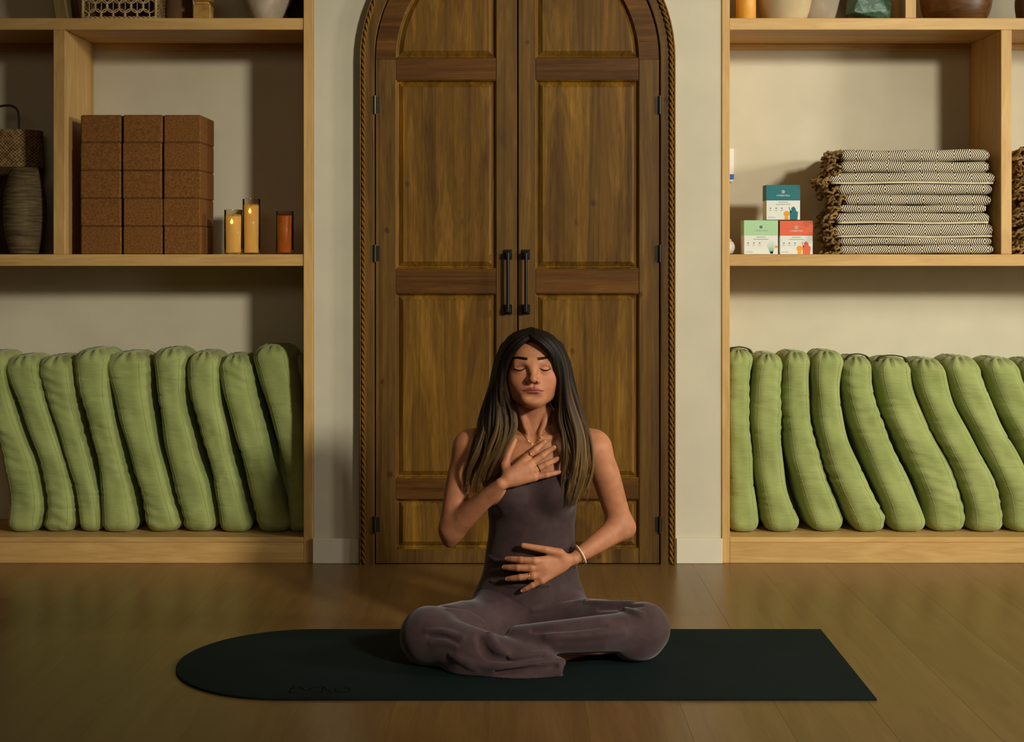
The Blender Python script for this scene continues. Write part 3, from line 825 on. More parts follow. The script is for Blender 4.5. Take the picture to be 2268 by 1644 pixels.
stack = [
 ([(331, 357, 1864, 2192, 0, 0.010), (357, 382, 1863, 2191, 0, 0)], 'topmost'),
 ([(382, 407, 1838, 2202, 1, 0), (407, 431, 1857, 2197, 0, 0)], 'second from top'),
 ([(431, 454, 1872, 2195, 0, 0), (454, 471, 1860, 2184, 0, 0)], 'middle one'),
 ([(471, 495.5, 1853, 2191, 1, 0), (495.5, 526, 1851, 2199, 1, 0)], 'second from bottom'),
 ([(526, 543, 1860, 2197, 0, 0), (543, 562.5, 1860, 2199, 0, 0)], 'bottom one'),
]
for i, (ly, nm) in enumerate(stack):
    blanket(ly, dB, 'folded cream and charcoal diamond weave blanket, %s in the full stack' % nm, 'blankets stacked beside the cartons', 31 + i)
for i in range(4):
    yt = 325 + i * 59.4
    blanket([(yt, yt + 30, 2282, 2560, 0, 0), (yt + 30, yt + 59.0, 2280, 2562, 0, 0)], 5.12,
            'fringed blanket at the right picture edge, %s of its stack' % ['topmost', 'second from the top', 'third from the top', 'lowest'][i],
            'blankets at the right picture edge', 61 + i, frout=0.06)

# ------------------------------------------------------------------ cartons
def text_geo(body, size, width=None):
    cu = bpy.data.curves.new('t', 'FONT'); cu.body = body; cu.size = size; cu.align_x = 'CENTER'; cu.extrude = 0.00012; cu.resolution_u = 2
    ob = bpy.data.objects.new('t', cu); COL.objects.link(ob)
    bpy.context.view_layer.update()
    me = bpy.data.meshes.new_from_object(ob.evaluated_get(bpy.context.evaluated_depsgraph_get()))
    V = np.array([tuple(v.co) for v in me.vertices]); F = [list(p.vertices) for p in me.polygons]
    bpy.data.objects.remove(ob); bpy.data.meshes.remove(me); bpy.data.curves.remove(cu)
    if width: V[:, 0] *= width / (V[:, 0].max() - V[:, 0].min())
    return V, F
def text_part(name, body, size, x, y, z, mat, parent, width=None):
    V, F = text_geo(body, size, width)
    return mesh_obj(name, [(x + p[0], y - p[2], z + p[1]) for p in V], F, mat, parent)
def disc_geo(x, y, z, r, th=0.0002, n=20, rz=None):
    P = [(x + r * math.cos(a), z + (rz or r) * math.sin(a)) for a in np.linspace(0, 2 * PI, n, endpoint=False)]
    return poly_geo(P, y, th)
def poly_geo(P, y, th=0.0003):
    n = len(P)
    V = [(a, y, b) for a, b in P] + [(a, y - th, b) for a, b in P]
    F = [list(range(n)), [n + i for i in range(n)][::-1]] + [[i, (i + 1) % n, n + (i + 1) % n, n + i] for i in range(n)]
    return V, F
def carton(xl, xr, yt, yb, zbase, band, bandname, label, d=5.135, green=False, ink=None):
    x0, x1 = PX(xl, d), PX(xr, d); z0 = zbase; h = PZ(yt, d) - PZ(yb, d); z1 = z0 + h; yf = d - CAMD; dp = 0.075
    root = empty('tea_carton', ((x0 + x1) / 2, yf + dp / 2, z0), label=label, cat='carton', group='printed cartons on the right shelf')
    zs_ = z0 + h * 0.555
    box('body', x0, x1, yf, yf + dp, z0, z1, M['carton'], root, bev=0.0008)
    e = 0.0004
    box('colour_band', x0 - e, x1 + e, yf - e, yf + dp + e, zs_, z1 + e, band, root, bev=0.0002)
    xc = (x0 + x1) / 2; w = x1 - x0; yp = yf - e - 0.0001
    ink1 = M['carton'] if not green else M['grey_ink']
    g = Geo()                                  # rosette emblem
    for k in range(8):
        a = k * PI / 4
        g.add(*disc_geo(xc + 0.0036 * math.cos(a), yp, z1 - h * 0.195 + 0.0036 * math.sin(a), 0.0024, n=10))
    g.add(*disc_geo(xc, yp - 0.0001, z1 - h * 0.195, 0.002, n=10))
    g.build('emblem', ink1, root)
    text_part('lettering', 'CYMBIOTIKA', 0.008, xc, yp, z1 - h * 0.325, ink1, root, w * 0.40)
    yp = yf - 0.0001
    g = Geo()
    for k, (ww, zz) in enumerate(((0.28, 0.50), (0.44, 0.435))):
        g.add(*poly_geo([(xc + s_ * w * ww / 2 - 0.0, z0 + h * zz + q) for s_, q in ((-1, 0), (1, 0), (1, 0.0022), (-1, 0.0022))], yp))
    for k in range(3):
        g.add(*disc_geo(x0 + w * (0.12 + 0.17 * k), yp, z0 + h * 0.33, 0.0032, n=12))
        g.add(*poly_geo([(x0 + w * (0.12 + 0.17 * k) + s_ * 0.005, z0 + h * 0.26 + q) for s_, q in ((-1, 0), (1, 0), (1, 0.0016), (-1, 0.0016))], yp))
    g.add(*poly_geo([(x0 + w * 0.05, z0 + h * 0.06), (x0 + w * 0.26, z0 + h * 0.06), (x0 + w * 0.26, z0 + h * 0.075), (x0 + w * 0.05, z0 + h * 0.075)], yp))
    g.build('small_print', M['grey_ink'], root)['kind'] = 'stuff'
    if not green:
        fx = lambda a: x0 + w * a
        fz = lambda b: z0 + h * b
        mesh_obj('printed_pouch', *poly_geo([(fx(a), fz(b)) for a, b in ((0.70, 0.0), (0.92, 0.0), (0.94, 0.22), (0.88, 0.26), (0.86, 0.34), (0.80, 0.385), (0.74, 0.34), (0.74, 0.27), (0.69, 0.24))], yp), ink, root)
        g = Geo(); g.add(*disc_geo(fx(0.60), yp - 0.0001, fz(0.17), 0.0105, n=22)); g.add(*disc_geo(fx(0.60), yp, fz(0.05), 0.008, n=16, rz=0.006))
        g.build('printed_orange', M['orange_ink'], root)
        mesh_obj('printed_pouch', *poly_geo([(fx(a), fz(b)) for a, b in ((0.72, 0.20), (0.74, 0.22), (0.68, 0.37), (0.665, 0.365))], yp), ink, root)
    else:
        fx = lambda a: x0 + w * a
        fz = lambda b: z0 + h * b
        g = Geo()
        for k in range(7):
            a = -0.8 + 1.6 * k / 6
            g.add(*poly_geo([(fx(0.80) - 0.004 + k * 0.0012, fz(0.02)), (fx(0.80) + 0.004 + k * 0.0012 - 0.004, fz(0.02)), (fx(0.80) + 0.02 * math.sin(a) * 1.1, fz(0.02) + 0.045 * math.cos(a * 0.8))], yp))
        g.build('printed_leaves', M['leaf_ink'], root)
        mesh_obj('printed_mushroom', *disc_geo(fx(0.955), yp, fz(0.22), 0.005, n=14), M['orange_ink'], root)
    return root
hz_ = PZ(486, 5.135) - PZ(562, 5.135)
carton(1648, 1723, 487, 562, ZB1 + 0.0004, M['mint'], 'mint', 'white and mint green carton standing left of the coral one', green=True)
carton(1727.5, 1800, 488, 562, ZB1 + 0.0004, M['coral'], 'coral', 'white and coral orange carton standing beside the blankets', ink=M['coral'])
carton(1697.5, 1772, 409, 486, ZB1 + 0.0004 + hz_ + 0.0006, M['teal'], 'teal', 'white and teal carton stacked on top of two others', ink=M['teal'])

# hanging tag on the niche wall and white jar half behind the end panel
x0, x1 = PX(1600, 5.40), PX(1627, 5.40)
tg = empty('hanging_tag', ((x0 + x1) / 2, NB - 0.012, PZ(402, 5.40)), label='narrow white tag with a blue band hanging at the niche wall', cat='tag')
box('card', x0, x1, NB - 0.012, NB - 0.0006, PZ(396, 5.40), PZ(328, 5.40), M['white'], tg, bev=0.002)
box('blue_band', x0 - 0.0003, x1 + 0.0003, NB - 0.0124, NB - 0.001, PZ(396, 5.40), PZ(385, 5.40), M['blue'], tg, bev=0.001)
mesh_obj('tip', *lathe_geo([(0.005, 0), (0.009, 0.004), (0.010, 0.010)], x1 - 0.011, NB - 0.012, PZ(403, 5.40), 14, 0.4), M['white'], tg, smooth=True)
jx, jy, jr = PX(1606, 5.2), 0.12, 0.036
jar = empty('white_jar', (jx, jy, ZB1 + 0.0004), label='small round white jar half hidden behind the right end panel', cat='jar')
mesh_obj('body', *lathe_geo([(0.016, 0), (0.028, 0.004), (0.035, 0.018), (0.0355, 0.03), (0.030, 0.043), (0.022, 0.048)], jx, jy, ZB1 + 0.0004, 32), M['white'], jar, smooth=True)
mesh_obj('lid', *lathe_geo([(0.023, 0.0485), (0.024, 0.051), (0.018, 0.056), (0.004, 0.058)], jx, jy, ZB1 + 0.0004, 32), M['white'], jar, smooth=True)

# ------------------------------------------------------------------ left compartment: vase and lidded basket
vx, vy = PX(53, 5.17), 0.10
pr = [(0.036, 0.0)]
vh = PZ(372, 5.17) - ZB1
for i in range(1, 120):
    t_ = i / 119
    r = 0.046 + 0.029 * math.sin(PI * min(1, t_ * 0.97 + 0.03)) ** 0.8
    r *= 1 + 0.012 * math.sin(t_ * 120)
    pr.append((r, t_ * vh))
pr += [(0.038, vh), (0.036, vh - 0.02)]
vs_ = mesh_obj('ribbed_vase', *lathe_geo(pr, vx, vy, ZB1 + 0.0004, 48), M['ribbed'], origin=(vx, vy, ZB1 + 0.0004), smooth=True)
tag(vs_, 'tall ribbed grey brown barrel vase in front of the basket', 'vase')
bxx, byy = PX(14, 5.25), 0.262; br = 0.082 if False else 0.0830
bk = empty('lidded_basket', (bxx - 0.05, byy, ZB1 + 0.0004), label='woven basket with a dark looped handle behind the ribbed vase', cat='basket')
bcx = PX(90, 5.32) - 0.125; bh = PZ(372, 5.30) - ZB1; lh = PZ(288, 5.30) - PZ(372, 5.30)
by_ = 0.262
def coil(r0, r1, z0, z1, n):
    pr = []
    for i in range(n * 6 + 1):
        t_ = i / (n * 6); pr.append((r0 + (r1 - r0) * t_ + 0.0022 * abs(math.sin(t_ * n * PI)), z0 + (z1 - z0) * t_))
    return pr
mesh_obj('body', *lathe_geo([(0.08, 0)] + coil(0.105, 0.128, 0.0, bh, 18) + [(0.10, bh)], bcx, by_, ZB1 + 0.0004, 48, 0.62), M['wicker_dark'], bk, smooth=True)
mesh_obj('rim_band', *lathe_geo([(0.1, bh + 0.0005)] + coil(0.131, 0.123, bh + 0.001, bh + lh, 9) + [(0.11, bh + lh), (0.02, bh + lh + 0.002)], bcx, by_, ZB1 + 0.0004, 48, 0.62), M['wicker'], bk, smooth=True)
hz0 = ZB1 + bh + lh
xr_ = PX(42, 5.28)
P = spline([(xr_, by_ - 0.06, hz0 - 0.01), (xr_ - 0.001, by_ - 0.06, hz0 + 0.05), (xr_ - 0.012, by_ - 0.06, hz0 + 0.078), (xr_ - 0.045, by_ - 0.06, hz0 + 0.088), (xr_ - 0.085, by_ - 0.06, hz0 + 0.072), (xr_ - 0.10, by_ - 0.06, hz0 - 0.01)], 40)
mesh_obj('handle', *tube_geo(P, 0.0042, 8), M['leather'], bk, smooth=True)

# ------------------------------------------------------------------ upper left shelf
zs = ZA1 + 0.0004
V, F = box_geo(-0.022, 0.022, 0.0, 0.17, 0, 0.26, 0.003)
ln = math.radians(9)
V = [(PX(136, 5.12) + p[0] * math.cos(ln) - p[2] * math.sin(ln), 0.04 + p[1], zs + 0.0035 + p[2] * math.cos(ln) + p[0] * math.sin(ln)) for p in V]
o = mesh_obj('wooden_board', V, F, M['driftwood'], origin=(PX(136, 5.12), 0.12, zs)); tag(o, 'pale weathered board leaning on the upper left shelf beside the lattice box', 'board')
lb0, lb1 = PX(179, 5.12), PX(347, 5.12); lbf, lbb, lbh = 0.04, 0.19, 0.19
lb = empty('lattice_box', ((lb0 + lb1) / 2, (lbf + lbb) / 2, zs), label='open lattice rattan box on the upper left shelf', cat='box')
for x in (lb0 + 0.005, lb1 - 0.005):
    for y in (lbf + 0.005, lbb - 0.005):
        mesh_obj('post', *tube_geo([(x, y, zs + 0.0002), (x, y, zs + lbh)], 0.0055, 8), M['rattan'], lb, smooth=True)
for z in (0.007, lbh - 0.006):
    for k in (0, 1):
        P = np.linspace((lb0 + 0.006, lbf + 0.004, zs + z), (lb1 - 0.006, lbf + 0.004, zs + z), 60)
        P[:, 2] += 0.0035 * np.sin(np.arange(60) * 0.8 + k * PI); P[:, 1] += 0.003 * np.cos(np.arange(60) * 0.8 + k * PI)
        mesh_obj('rail', *tube_geo(P, 0.0038, 6), M['rattan'], lb, smooth=True)
a = np.linspace(0, 2 * PI, 22, endpoint=False)
nC = 6; pc = (lb1 - lb0 - 0.014) / nC
ringmesh = None
for r_ in range(5):
    for c_ in range(nC + 1):
        xx = lb0 + 0.007 + pc * (c_ + (0.5 if r_ % 2 else 0.0)); zc = zs + 0.016 + r_ * pc * 0.78
        if xx > lb1 - 0.012 or xx < lb0 + 0.012 or zc > zs + lbh - 0.02: continue
        if ringmesh is None:
            P = np.stack([xx + pc * 0.55 * np.cos(a), np.full(22, lbf + 0.004), zc + pc * 0.55 * np.sin(a)], 1)
            ro = mesh_obj('rattan_ring', *tube_geo(P, 0.0026, 6, closed=True), M['rattan'], lb, smooth=True, origin=(xx, lbf + 0.004, zc)); ringmesh = ro.data
        else:
            ro = bpy.data.objects.new('rattan_ring', ringmesh); link(ro, (xx, lbf + 0.004 + 0.0008 * (c_ % 2), zc), lb)
for c_ in range(nC):
    xx = lb0 + 0.007 + pc * (c_ + 0.5)
    mesh_obj('spoke', *tube_geo([(xx, lbf + 0.006, zs + 0.004), (xx, lbf + 0.006, zs + lbh - 0.004)], 0.0015, 5), M['rattan'], lb)
box('side_panel', lb1 - 0.012, lb1 - 0.002, lbf + 0.01, lbb - 0.01, zs + 0.002, zs + lbh - 0.004, M['wicker'], lb)
box('side_panel', lb0 + 0.002, lb0 + 0.012, lbf + 0.01, lbb - 0.01, zs + 0.002, zs + lbh - 0.004, M['wicker'], lb)
box('back_panel', lb0 + 0.012, lb1 - 0.012, lbb - 0.01, lbb - 0.002, zs + 0.002, zs + lbh - 0.004, M['wicker_dark'], lb)
def pot(name, px0, px1, d, pr, mat, label, cat, rim=None, squash=1.0, zsurf=None):
    cx = PX((px0 + px1) / 2, d); cy = d - CAMD; r = (px1 - px0) / 2 * d / FPX; z0 = zsurf if zsurf else zs
    P = [(a * r, b) for a, b in pr]
    g = Geo(); g.add(*lathe_geo(spline([(p[0], p[1], 0) for p in P], 30)[:, :2].tolist() + [(P[-1][0] - 0.006, P[-1][1] - 0.001), (max(P[-1][0] - 0.012, 0.004), P[-1][1] - 0.04)], cx, cy, z0, 40, squash))
    o = g.build(name, mat, origin=(cx, cy, z0), smooth=True)
    return tag(o, label, cat)
pot('stoneware_jar', 366, 428, 5.28, [(0.75, 0), (0.95, 0.012), (1.0, 0.06), (0.8, 0.15), (0.5, 0.18)], M['clay_dark'], 'dark brown jar in shadow on the upper left shelf', 'jar')
w0, w1 = PX(428, 5.17), PX(467, 5.17)
wb = empty('wooden_candle_holder', ((w0 + w1) / 2, 0.11, zs), label='small square golden brown block on the upper left shelf', cat='holder')
box('lower_block', w0, w1, 0.08, 0.14, zs + 0.0002, zs + 0.062, M['brass'], wb, bev=0.003)
box('collar', w0 + 0.006, w1 - 0.006, 0.086, 0.134, zs + 0.0624, zs + 0.074, M['brass'], wb, bev=0.003)
box('upper_block', w0, w1, 0.08, 0.14, zs + 0.0744, zs + 0.13, M['brass'], wb, bev=0.003)
pot('stoneware_vase', 530, 651, 5.19, [(0.46, 0), (0.50, 0.006), (0.72, 0.045), (0.92, 0.085), (1.0, 0.13), (0.85, 0.19), (0.55, 0.23)], M['clay_pale'], 'pale grey tapered vase on the upper left shelf', 'vase')
fo = Geo(); rs = np.random.default_rng(5)
for i in range(46):
    a = rs.uniform(0, 2 * PI); r = rs.uniform(0.005, 0.030); x = PX(655, 5.3) + r * math.cos(a); y = 0.25 + r * math.sin(a)
    P = spline([(x, y, zs + 0.0005), (x + rs.uniform(-.012, .008), y + rs.uniform(-.01, .01), zs + 0.05), (min(x + rs.uniform(-.025, .01), PX(671, 5.3)), y + rs.uniform(-.02, .02), zs + rs.uniform(0.09, 0.16))], 8)
    fo.add(*tube_geo(P, [0.0012, 0.002, 0.003, 0.004, 0.005, 0.0045, 0.003, 0.001], 5))
o = fo.build('dried_plant', M['foliage'], smooth=True); tag(o, 'dark dried plant bundle behind the pale vase', 'dried plant')

# ------------------------------------------------------------------ upper right shelf
cx, cy, r = PX(1652, 5.15), 0.07, PX(1674, 5.15) - PX(1652, 5.15)
ac = empty('amber_candle', (cx, cy, zs), label='golden amber pillar candle on the upper right shelf', cat='candle')
mesh_obj('wax_pillar', *lathe_geo([(r * 0.9, 0), (r, 0.004), (r, 0.15), (r - 0.004, 0.155), (0.004, 0.15)], cx, cy, zs, 36), M['wax_gold'], ac, smooth=True)
mesh_obj('wick', *lathe_geo([(0.0012, 0.149), (0.0012, 0.162)], cx, cy, zs, 8), M['black'], ac)
pot('clay_pot', 1670, 1802, 5.20, [(0.66, 0), (0.72, 0.006), (0.86, 0.05), (0.97, 0.11), (1.0, 0.16), (0.92, 0.21)], M['clay'], 'sand coloured clay pot on the upper right shelf', 'pot')
pot('clay_pot', 1764, 1878, 5.29, [(0.86, 0), (0.93, 0.008), (1.0, 0.05), (0.9, 0.12), (0.6, 0.18)], M['clay_pale'], 'pale round pot behind the green stone', 'pot')
bm = bmesh.new(); bmesh.ops.create_icosphere(bm, subdivisions=4, radius=1.0)
rs = np.random.default_rng(3)
cuts = [(rs.normal(size=3), rs.uniform(0.55, 0.85)) for _ in range(26)]
sx_, sy_, sz_ = (PX(1975, 5.14) - PX(1868, 5.14)) / 2 * 1.3, 0.045, 0.085
for vtx in bm.verts:
    p = np.array(vtx.co)
    for nrm, dd in cuts:
        nn = nrm / np.linalg.norm(nrm); q = p.dot(nn)
        if q > dd: p = p - nn * (q - dd) * 0.9
    vtx.co = p
zmin = min(v_.co.z for v_ in bm.verts)
rx = (PX(1975, 5.14) + PX(1872, 5.14)) / 2
VV = [(rx + v_.co.x * sx_ * (1.0 - 0.25 * v_.co.z), 0.06 + v_.co.y * sy_, zs + (v_.co.z - zmin) * sz_) for v_ in bm.verts]
bm.verts.index_update(); FF = [[p.index for p in q.verts] for q in bm.faces]; bm.free()
o = mesh_obj('mineral_stone', VV, FF, M['mineral'], origin=(rx, 0.06, zs)); tag(o, 'rough green mineral stone on the upper right shelf', 'stone')
pot('turned_wooden_bowl', 2040, 2195, 5.22, [(0.70, 0), (0.78, 0.004), (0.92, 0.035), (1.0, 0.085), (0.97, 0.13), (0.85, 0.17)], M['bowlwood'], 'large dark turned wooden bowl right of the upper divider', 'bowl')
pot('stoneware_jar', 2250, 2350, 5.22, [(0.8, 0), (0.9, 0.01), (1.0, 0.08), (0.8, 0.17)], M['clay_dark'], 'brown jar cut by the right picture edge on the upper shelf', 'jar')
# ------------------------------------------------------------------ signed-distance modelling kit (for the seated person)
def _cap(P, a, b, ra, rb):
    ba = (b - a).astype(P.dtype); q = P - a.astype(P.dtype)
    t_ = np.minimum(np.maximum((q @ ba) * P.dtype.type(1.0 / max(float(ba @ ba), 1e-12)), 0), 1)
    q -= t_[:, None] * ba
    return np.sqrt(np.einsum('ij,ij->i', q, q)) - (P.dtype.type(ra) + P.dtype.type(rb - ra) * t_)
class SDF:
    def __init__(s): s.ops = []
    def _add(s, fn, c, R, k, mode): s.ops.append((fn, np.asarray(c, float), R, k, mode)); return s
    def chain(s, pts, rad, k=0.01, mode='u', flat=None):
        """tapered tube through pts; flat=(axis, factor>1, centre) squeezes it along an axis"""
        P = np.asarray(pts, float); r = np.full(len(P), rad) if np.isscalar(rad) else np.asarray(rad, float)
        if len(P) == 1: P = np.vstack([P, P + 1e-5]); r = np.concatenate([r, r])
        c = (P.min(0) + P.max(0)) / 2; R = np.linalg.norm(P - c, axis=1).max() + r.max()
        if flat is None:
            def fn(Q):
                d = _cap(Q, P[0], P[1], r[0], r[1])
                for i in range(1, len(P) - 1): d = np.minimum(d, _cap(Q, P[i], P[i + 1], r[i], r[i + 1]))
                return d
        else:
            ax = np.asarray(flat[0], float); ax = ax / np.linalg.norm(ax); f_ = flat[1]; ce = np.asarray(flat[2], float)
            P2 = P + ((P - ce) @ ax)[:, None] * ax * (f_ - 1)
            def fn(Q):
                Q2 = (Q + ((Q - ce) @ ax)[:, None] * ax * (f_ - 1)).astype(Q.dtype)
                d = _cap(Q2, P2[0], P2[1], r[0], r[1])
                for i in range(1, len(P2) - 1): d = np.minimum(d, _cap(Q2, P2[i], P2[i + 1], r[i], r[i + 1]))
                return d / (1 + (f_ - 1) * 0.5)
        return s._add(fn, c, R, k, mode)
    def ball(s, c, r, k=0.01, mode='u'): return s.ell(c, (r, r, r), k, mode)
    def ell(s, c, rad, k=0.01, mode='u', rot=None):
        c = np.asarray(c, float); rr = np.asarray(rad, float); Rm = np.eye(3) if rot is None else np.asarray(rot)
        def fn(Q):
            q = (Q - c.astype(Q.dtype)) @ Rm.astype(Q.dtype); q *= (1 / rr).astype(Q.dtype)
            k0 = np.sqrt(np.einsum('ij,ij->i', q, q)); q *= (1 / rr).astype(Q.dtype); k1 = np.sqrt(np.einsum('ij,ij->i', q, q)) + 1e-9
            return np.where(k0 < 1e-4, -rr.min(), k0 * (k0 - 1) / k1)
        return s._add(fn, c, rr.max(), k, mode)
    def func(s, fn, c, R, k, mode): return s._add(fn, c, R, k, mode)
    def __call__(s, P, far=0.25, marg=0.048):
        P = np.atleast_2d(P).astype(np.float32)
        C_ = np.array([o[1] for o in s.ops]); R_ = np.array([o[2] for o in s.ops]) + marg
        if len(P) < 1500: return s._run(P, range(len(s.ops)), far, marg, True)
        B = np.floor((P - P.min(0)) / 0.045).astype(np.int64); nb = B.max(0) + 1
        key = (B[:, 0] * nb[1] + B[:, 1]) * nb[2] + B[:, 2]
        o_ = np.argsort(key, kind='stable'); cut = np.nonzero(np.diff(key[o_]))[0] + 1
        D = np.empty(len(P), np.float32)
        for g_ in np.split(o_, cut):
            Q = P[g_]; lo, hi = Q.min(0), Q.max(0)
            dd = np.linalg.norm(C_ - np.clip(C_, lo, hi), axis=1)
            D[g_] = s._run(Q, np.nonzero(dd < R_)[0], far, marg, False)
        return D
    def _run(s, P, ids, far, marg, mask):
        D = np.full(len(P), far, np.float32)
        for i_ in ids:
            fn, c, R, k, mode = s.ops[i_]
            if mask:
                m = np.nonzero(((P - c) ** 2).sum(1) < (R + marg) ** 2)[0]
                if len(m) == 0: continue
                e = fn(P[m]); d = D[m]
            else:
                m = slice(None); e = fn(P); d = D
            h = None
            if mode == 'u':
                h = np.maximum(k - np.abs(d - e), 0) / k; r = np.minimum(d, e) - h * h * k * 0.25
            else:
                if mode == 's': e = -e
                h = np.maximum(k - np.abs(d - e), 0) / k; r = np.maximum(d, e) + h * h * k * 0.25
            D[m] = r
        return D
def surf_nets(f, xs, ys, zs, project=1):
    """surface of f=0 on a rectilinear grid, evaluated only near the surface"""
    ax = [np.asarray(a, float) for a in (xs, ys, zs)]; nc = [len(a) - 1 for a in ax]
    def centre(lo, size):
        hi = [np.minimum(lo[:, i] + size, nc[i]) for i in range(3)]
        a = np.stack([ax[i][lo[:, i]] for i in range(3)], 1); b = np.stack([ax[i][hi[i]] for i in range(3)], 1)
        return (a + b) / 2, np.linalg.norm(b - a, axis=1) / 2
    B = 8
    lo = np.stack(np.meshgrid(*[np.arange(0, n, B) for n in nc], indexing='ij'), -1).reshape(-1, 3)
    for size in (8, 4, 2):
        if size != 8:
            o8 = np.stack(np.meshgrid([0, size], [0, size], [0, size], indexing='ij'), -1).reshape(-1, 3)
            lo = (lo[:, None, :] + o8[None]).reshape(-1, 3)
            lo = lo[(lo[:, 0] < nc[0]) & (lo[:, 1] < nc[1]) & (lo[:, 2] < nc[2])]
        c, hd = centre(lo, size)
        d = np.concatenate([f(c[i:i + 200000]) for i in range(0, len(c), 200000)])
        lo = lo[np.abs(d) < hd * 1.35 + 0.003]
    o2 = np.stack(np.meshgrid([0, 1], [0, 1], [0, 1], indexing='ij'), -1).reshape(-1, 3)
    cells = (lo[:, None, :] + o2[None]).reshape(-1, 3)
    cells = cells[(cells[:, 0] < nc[0]) & (cells[:, 1] < nc[1]) & (cells[:, 2] < nc[2])]
    S = np.array([(nc[1] + 2) * (nc[2] + 2), nc[2] + 2, 1], dtype=np.int64)
    corners = (cells[:, None, :] + o2[None])                      # n,8,3 (order x,y,z bits)
    ck = corners @ S
    uk, inv = np.unique(ck.ravel(), return_inverse=True)
    i0 = uk // S[0]; i1 = (uk % S[0]) // S[1]; i2 = uk % S[1]
    PC = np.stack([ax[0][i0], ax[1][i1], ax[2][i2]], 1)
    val = np.concatenate([f(PC[i:i + 300000]) for i in range(0, len(PC), 300000)])
    cv = val[inv].reshape(-1, 8)
    act = (cv.min(1) < 0) & (cv.max(1) >= 0)
    cells, cv, corners = cells[act], cv[act], corners[act]
    key = cells @ S; o_ = np.argsort(key); key, cells, cv, corners = key[o_], cells[o_], cv[o_], corners[o_]
    CP = np.stack([ax[i][corners[..., i]] for i in range(3)], -1)
    acc = np.zeros((len(cells), 3)); cnt = np.zeros(len(cells))
    for a in range(8):
        for bit in (1, 2, 4):
            b = a | bit
            if b == a: continue
            va, vb = cv[:, a], cv[:, b]; m = (va < 0) != (vb < 0)
            t_ = va[m] / (va[m] - vb[m])
            acc[m] += CP[m, a] + t_[:, None] * (CP[m, b] - CP[m, a]); cnt[m] += 1
    V = acc / cnt[:, None]
    Q = []
    for axis in range(3):
        b1, b2 = [(1, 2), (2, 0), (0, 1)][axis]
        bitm = {0: 4, 1: 2, 2: 1}[axis]
        va, vb = cv[:, 0], cv[:, bitm]
        m = np.nonzero((va < 0) != (vb < 0))[0]
        e1 = S[b1]; e2 = S[b2]
        ks = [key[m], key[m] - e1, key[m] - e1 - e2, key[m] - e2]
        ids = []; ok = np.ones(len(m), bool)
        for k_ in ks:
            j = np.clip(np.searchsorted(key, k_), 0, len(key) - 1); ok &= key[j] == k_; ids.append(j)
        q = np.stack(ids, 1)[ok]; fl = (va[m] < 0)[ok]
        q[~fl] = q[~fl][:, ::-1]
        Q.append(q)
    Q = np.concatenate(Q)
    for _ in range(project):
        h = 5e-4; d = f(V); G = np.stack([f(V + np.eye(3)[i] * h) - d for i in range(3)], 1) / h
        g2 = np.maximum((G * G).sum(1), 0.2)
        V = V - np.clip(d / g2, -0.0015, 0.0015)[:, None] * G
    return V, Q
def axis_pts(segs):
    """segs: list of (start, end, step) joined"""
    out = []
    for a, b, st in segs: out.append(np.arange(a, b - 1e-9, st))
    out.append([segs[-1][1]])
    return np.concatenate(out)
def hit(f, px, py, d0=3.3, d1=4.5):
    """depth along the photograph's viewing ray at which surface f is met"""
    px = np.atleast_1d(np.asarray(px, float)); py = np.atleast_1d(np.asarray(py, float)); d = np.full(len(px), d0)
    for _ in range(90):
        P = np.stack([(px - CX) * d / FPX, d - CAMD, CAMH - (py - HY) * d / FPX], 1)
        v_ = f(P); d = np.minimum(d + np.clip(v_ * 0.8, -0.02, 0.03), d1)
    return d
def on(f, pts, off=0.0, n=None):
    """pixel polyline laid on surface f, lifted by off"""
    P = np.asarray(pts, float)
    if n: P = spline(np.c_[P, np.zeros(len(P))], n)[:, :2]
    d = hit(f, P[:, 0], P[:, 1]) - off
    return np.stack([(P[:, 0] - CX) * d / FPX, d - CAMD, CAMH - (P[:, 1] - HY) * d / FPX], 1)

# ------------------------------------------------------------------ body volumes
def torso_ops(s, g=0.0):
    s.ell(W(1172, 1340, 4.07), (0.160 + g, 0.112 + g, 0.105 + g), 0.05)
    s.ell(W(1175, 1262, 4.07), (0.122 + g, 0.088 + g, 0.11 + g), 0.06)
    s.ell(W(1177, 1195, 4.065), (0.113 + g, 0.083 + g, 0.11 + g), 0.06)
    s.ell(W(1179, 1110, 4.065), (0.121 + g, 0.092 + g, 0.10 + g), 0.06)
    s.ell(W(1179, 1040, 4.07), (0.128 + g, 0.085 + g, 0.09 + g), 0.06)
    s.ell(W(1128, 1092, 3.998), (0.052 + g, 0.047 + g, 0.052 + g), 0.035)
    s.ell(W(1232, 1092, 3.998), (0.052 + g, 0.047 + g, 0.052 + g), 0.035)
BODY = SDF()
torso_ops(BODY)
B_ = BODY
B_.ell(W(1178, 1000, 4.075), (0.150, 0.076, 0.075), 0.06)
for sx, xs_, xn in ((-1, 1046, 1162), (1, 1310, 1200)):
    B_.chain([W(xn, 915, 4.09), W((xn * 0.5 + xs_ * 0.5), 955, 4.09), W(xs_, 978, 4.08)], [0.030, 0.028, 0.032], 0.035)
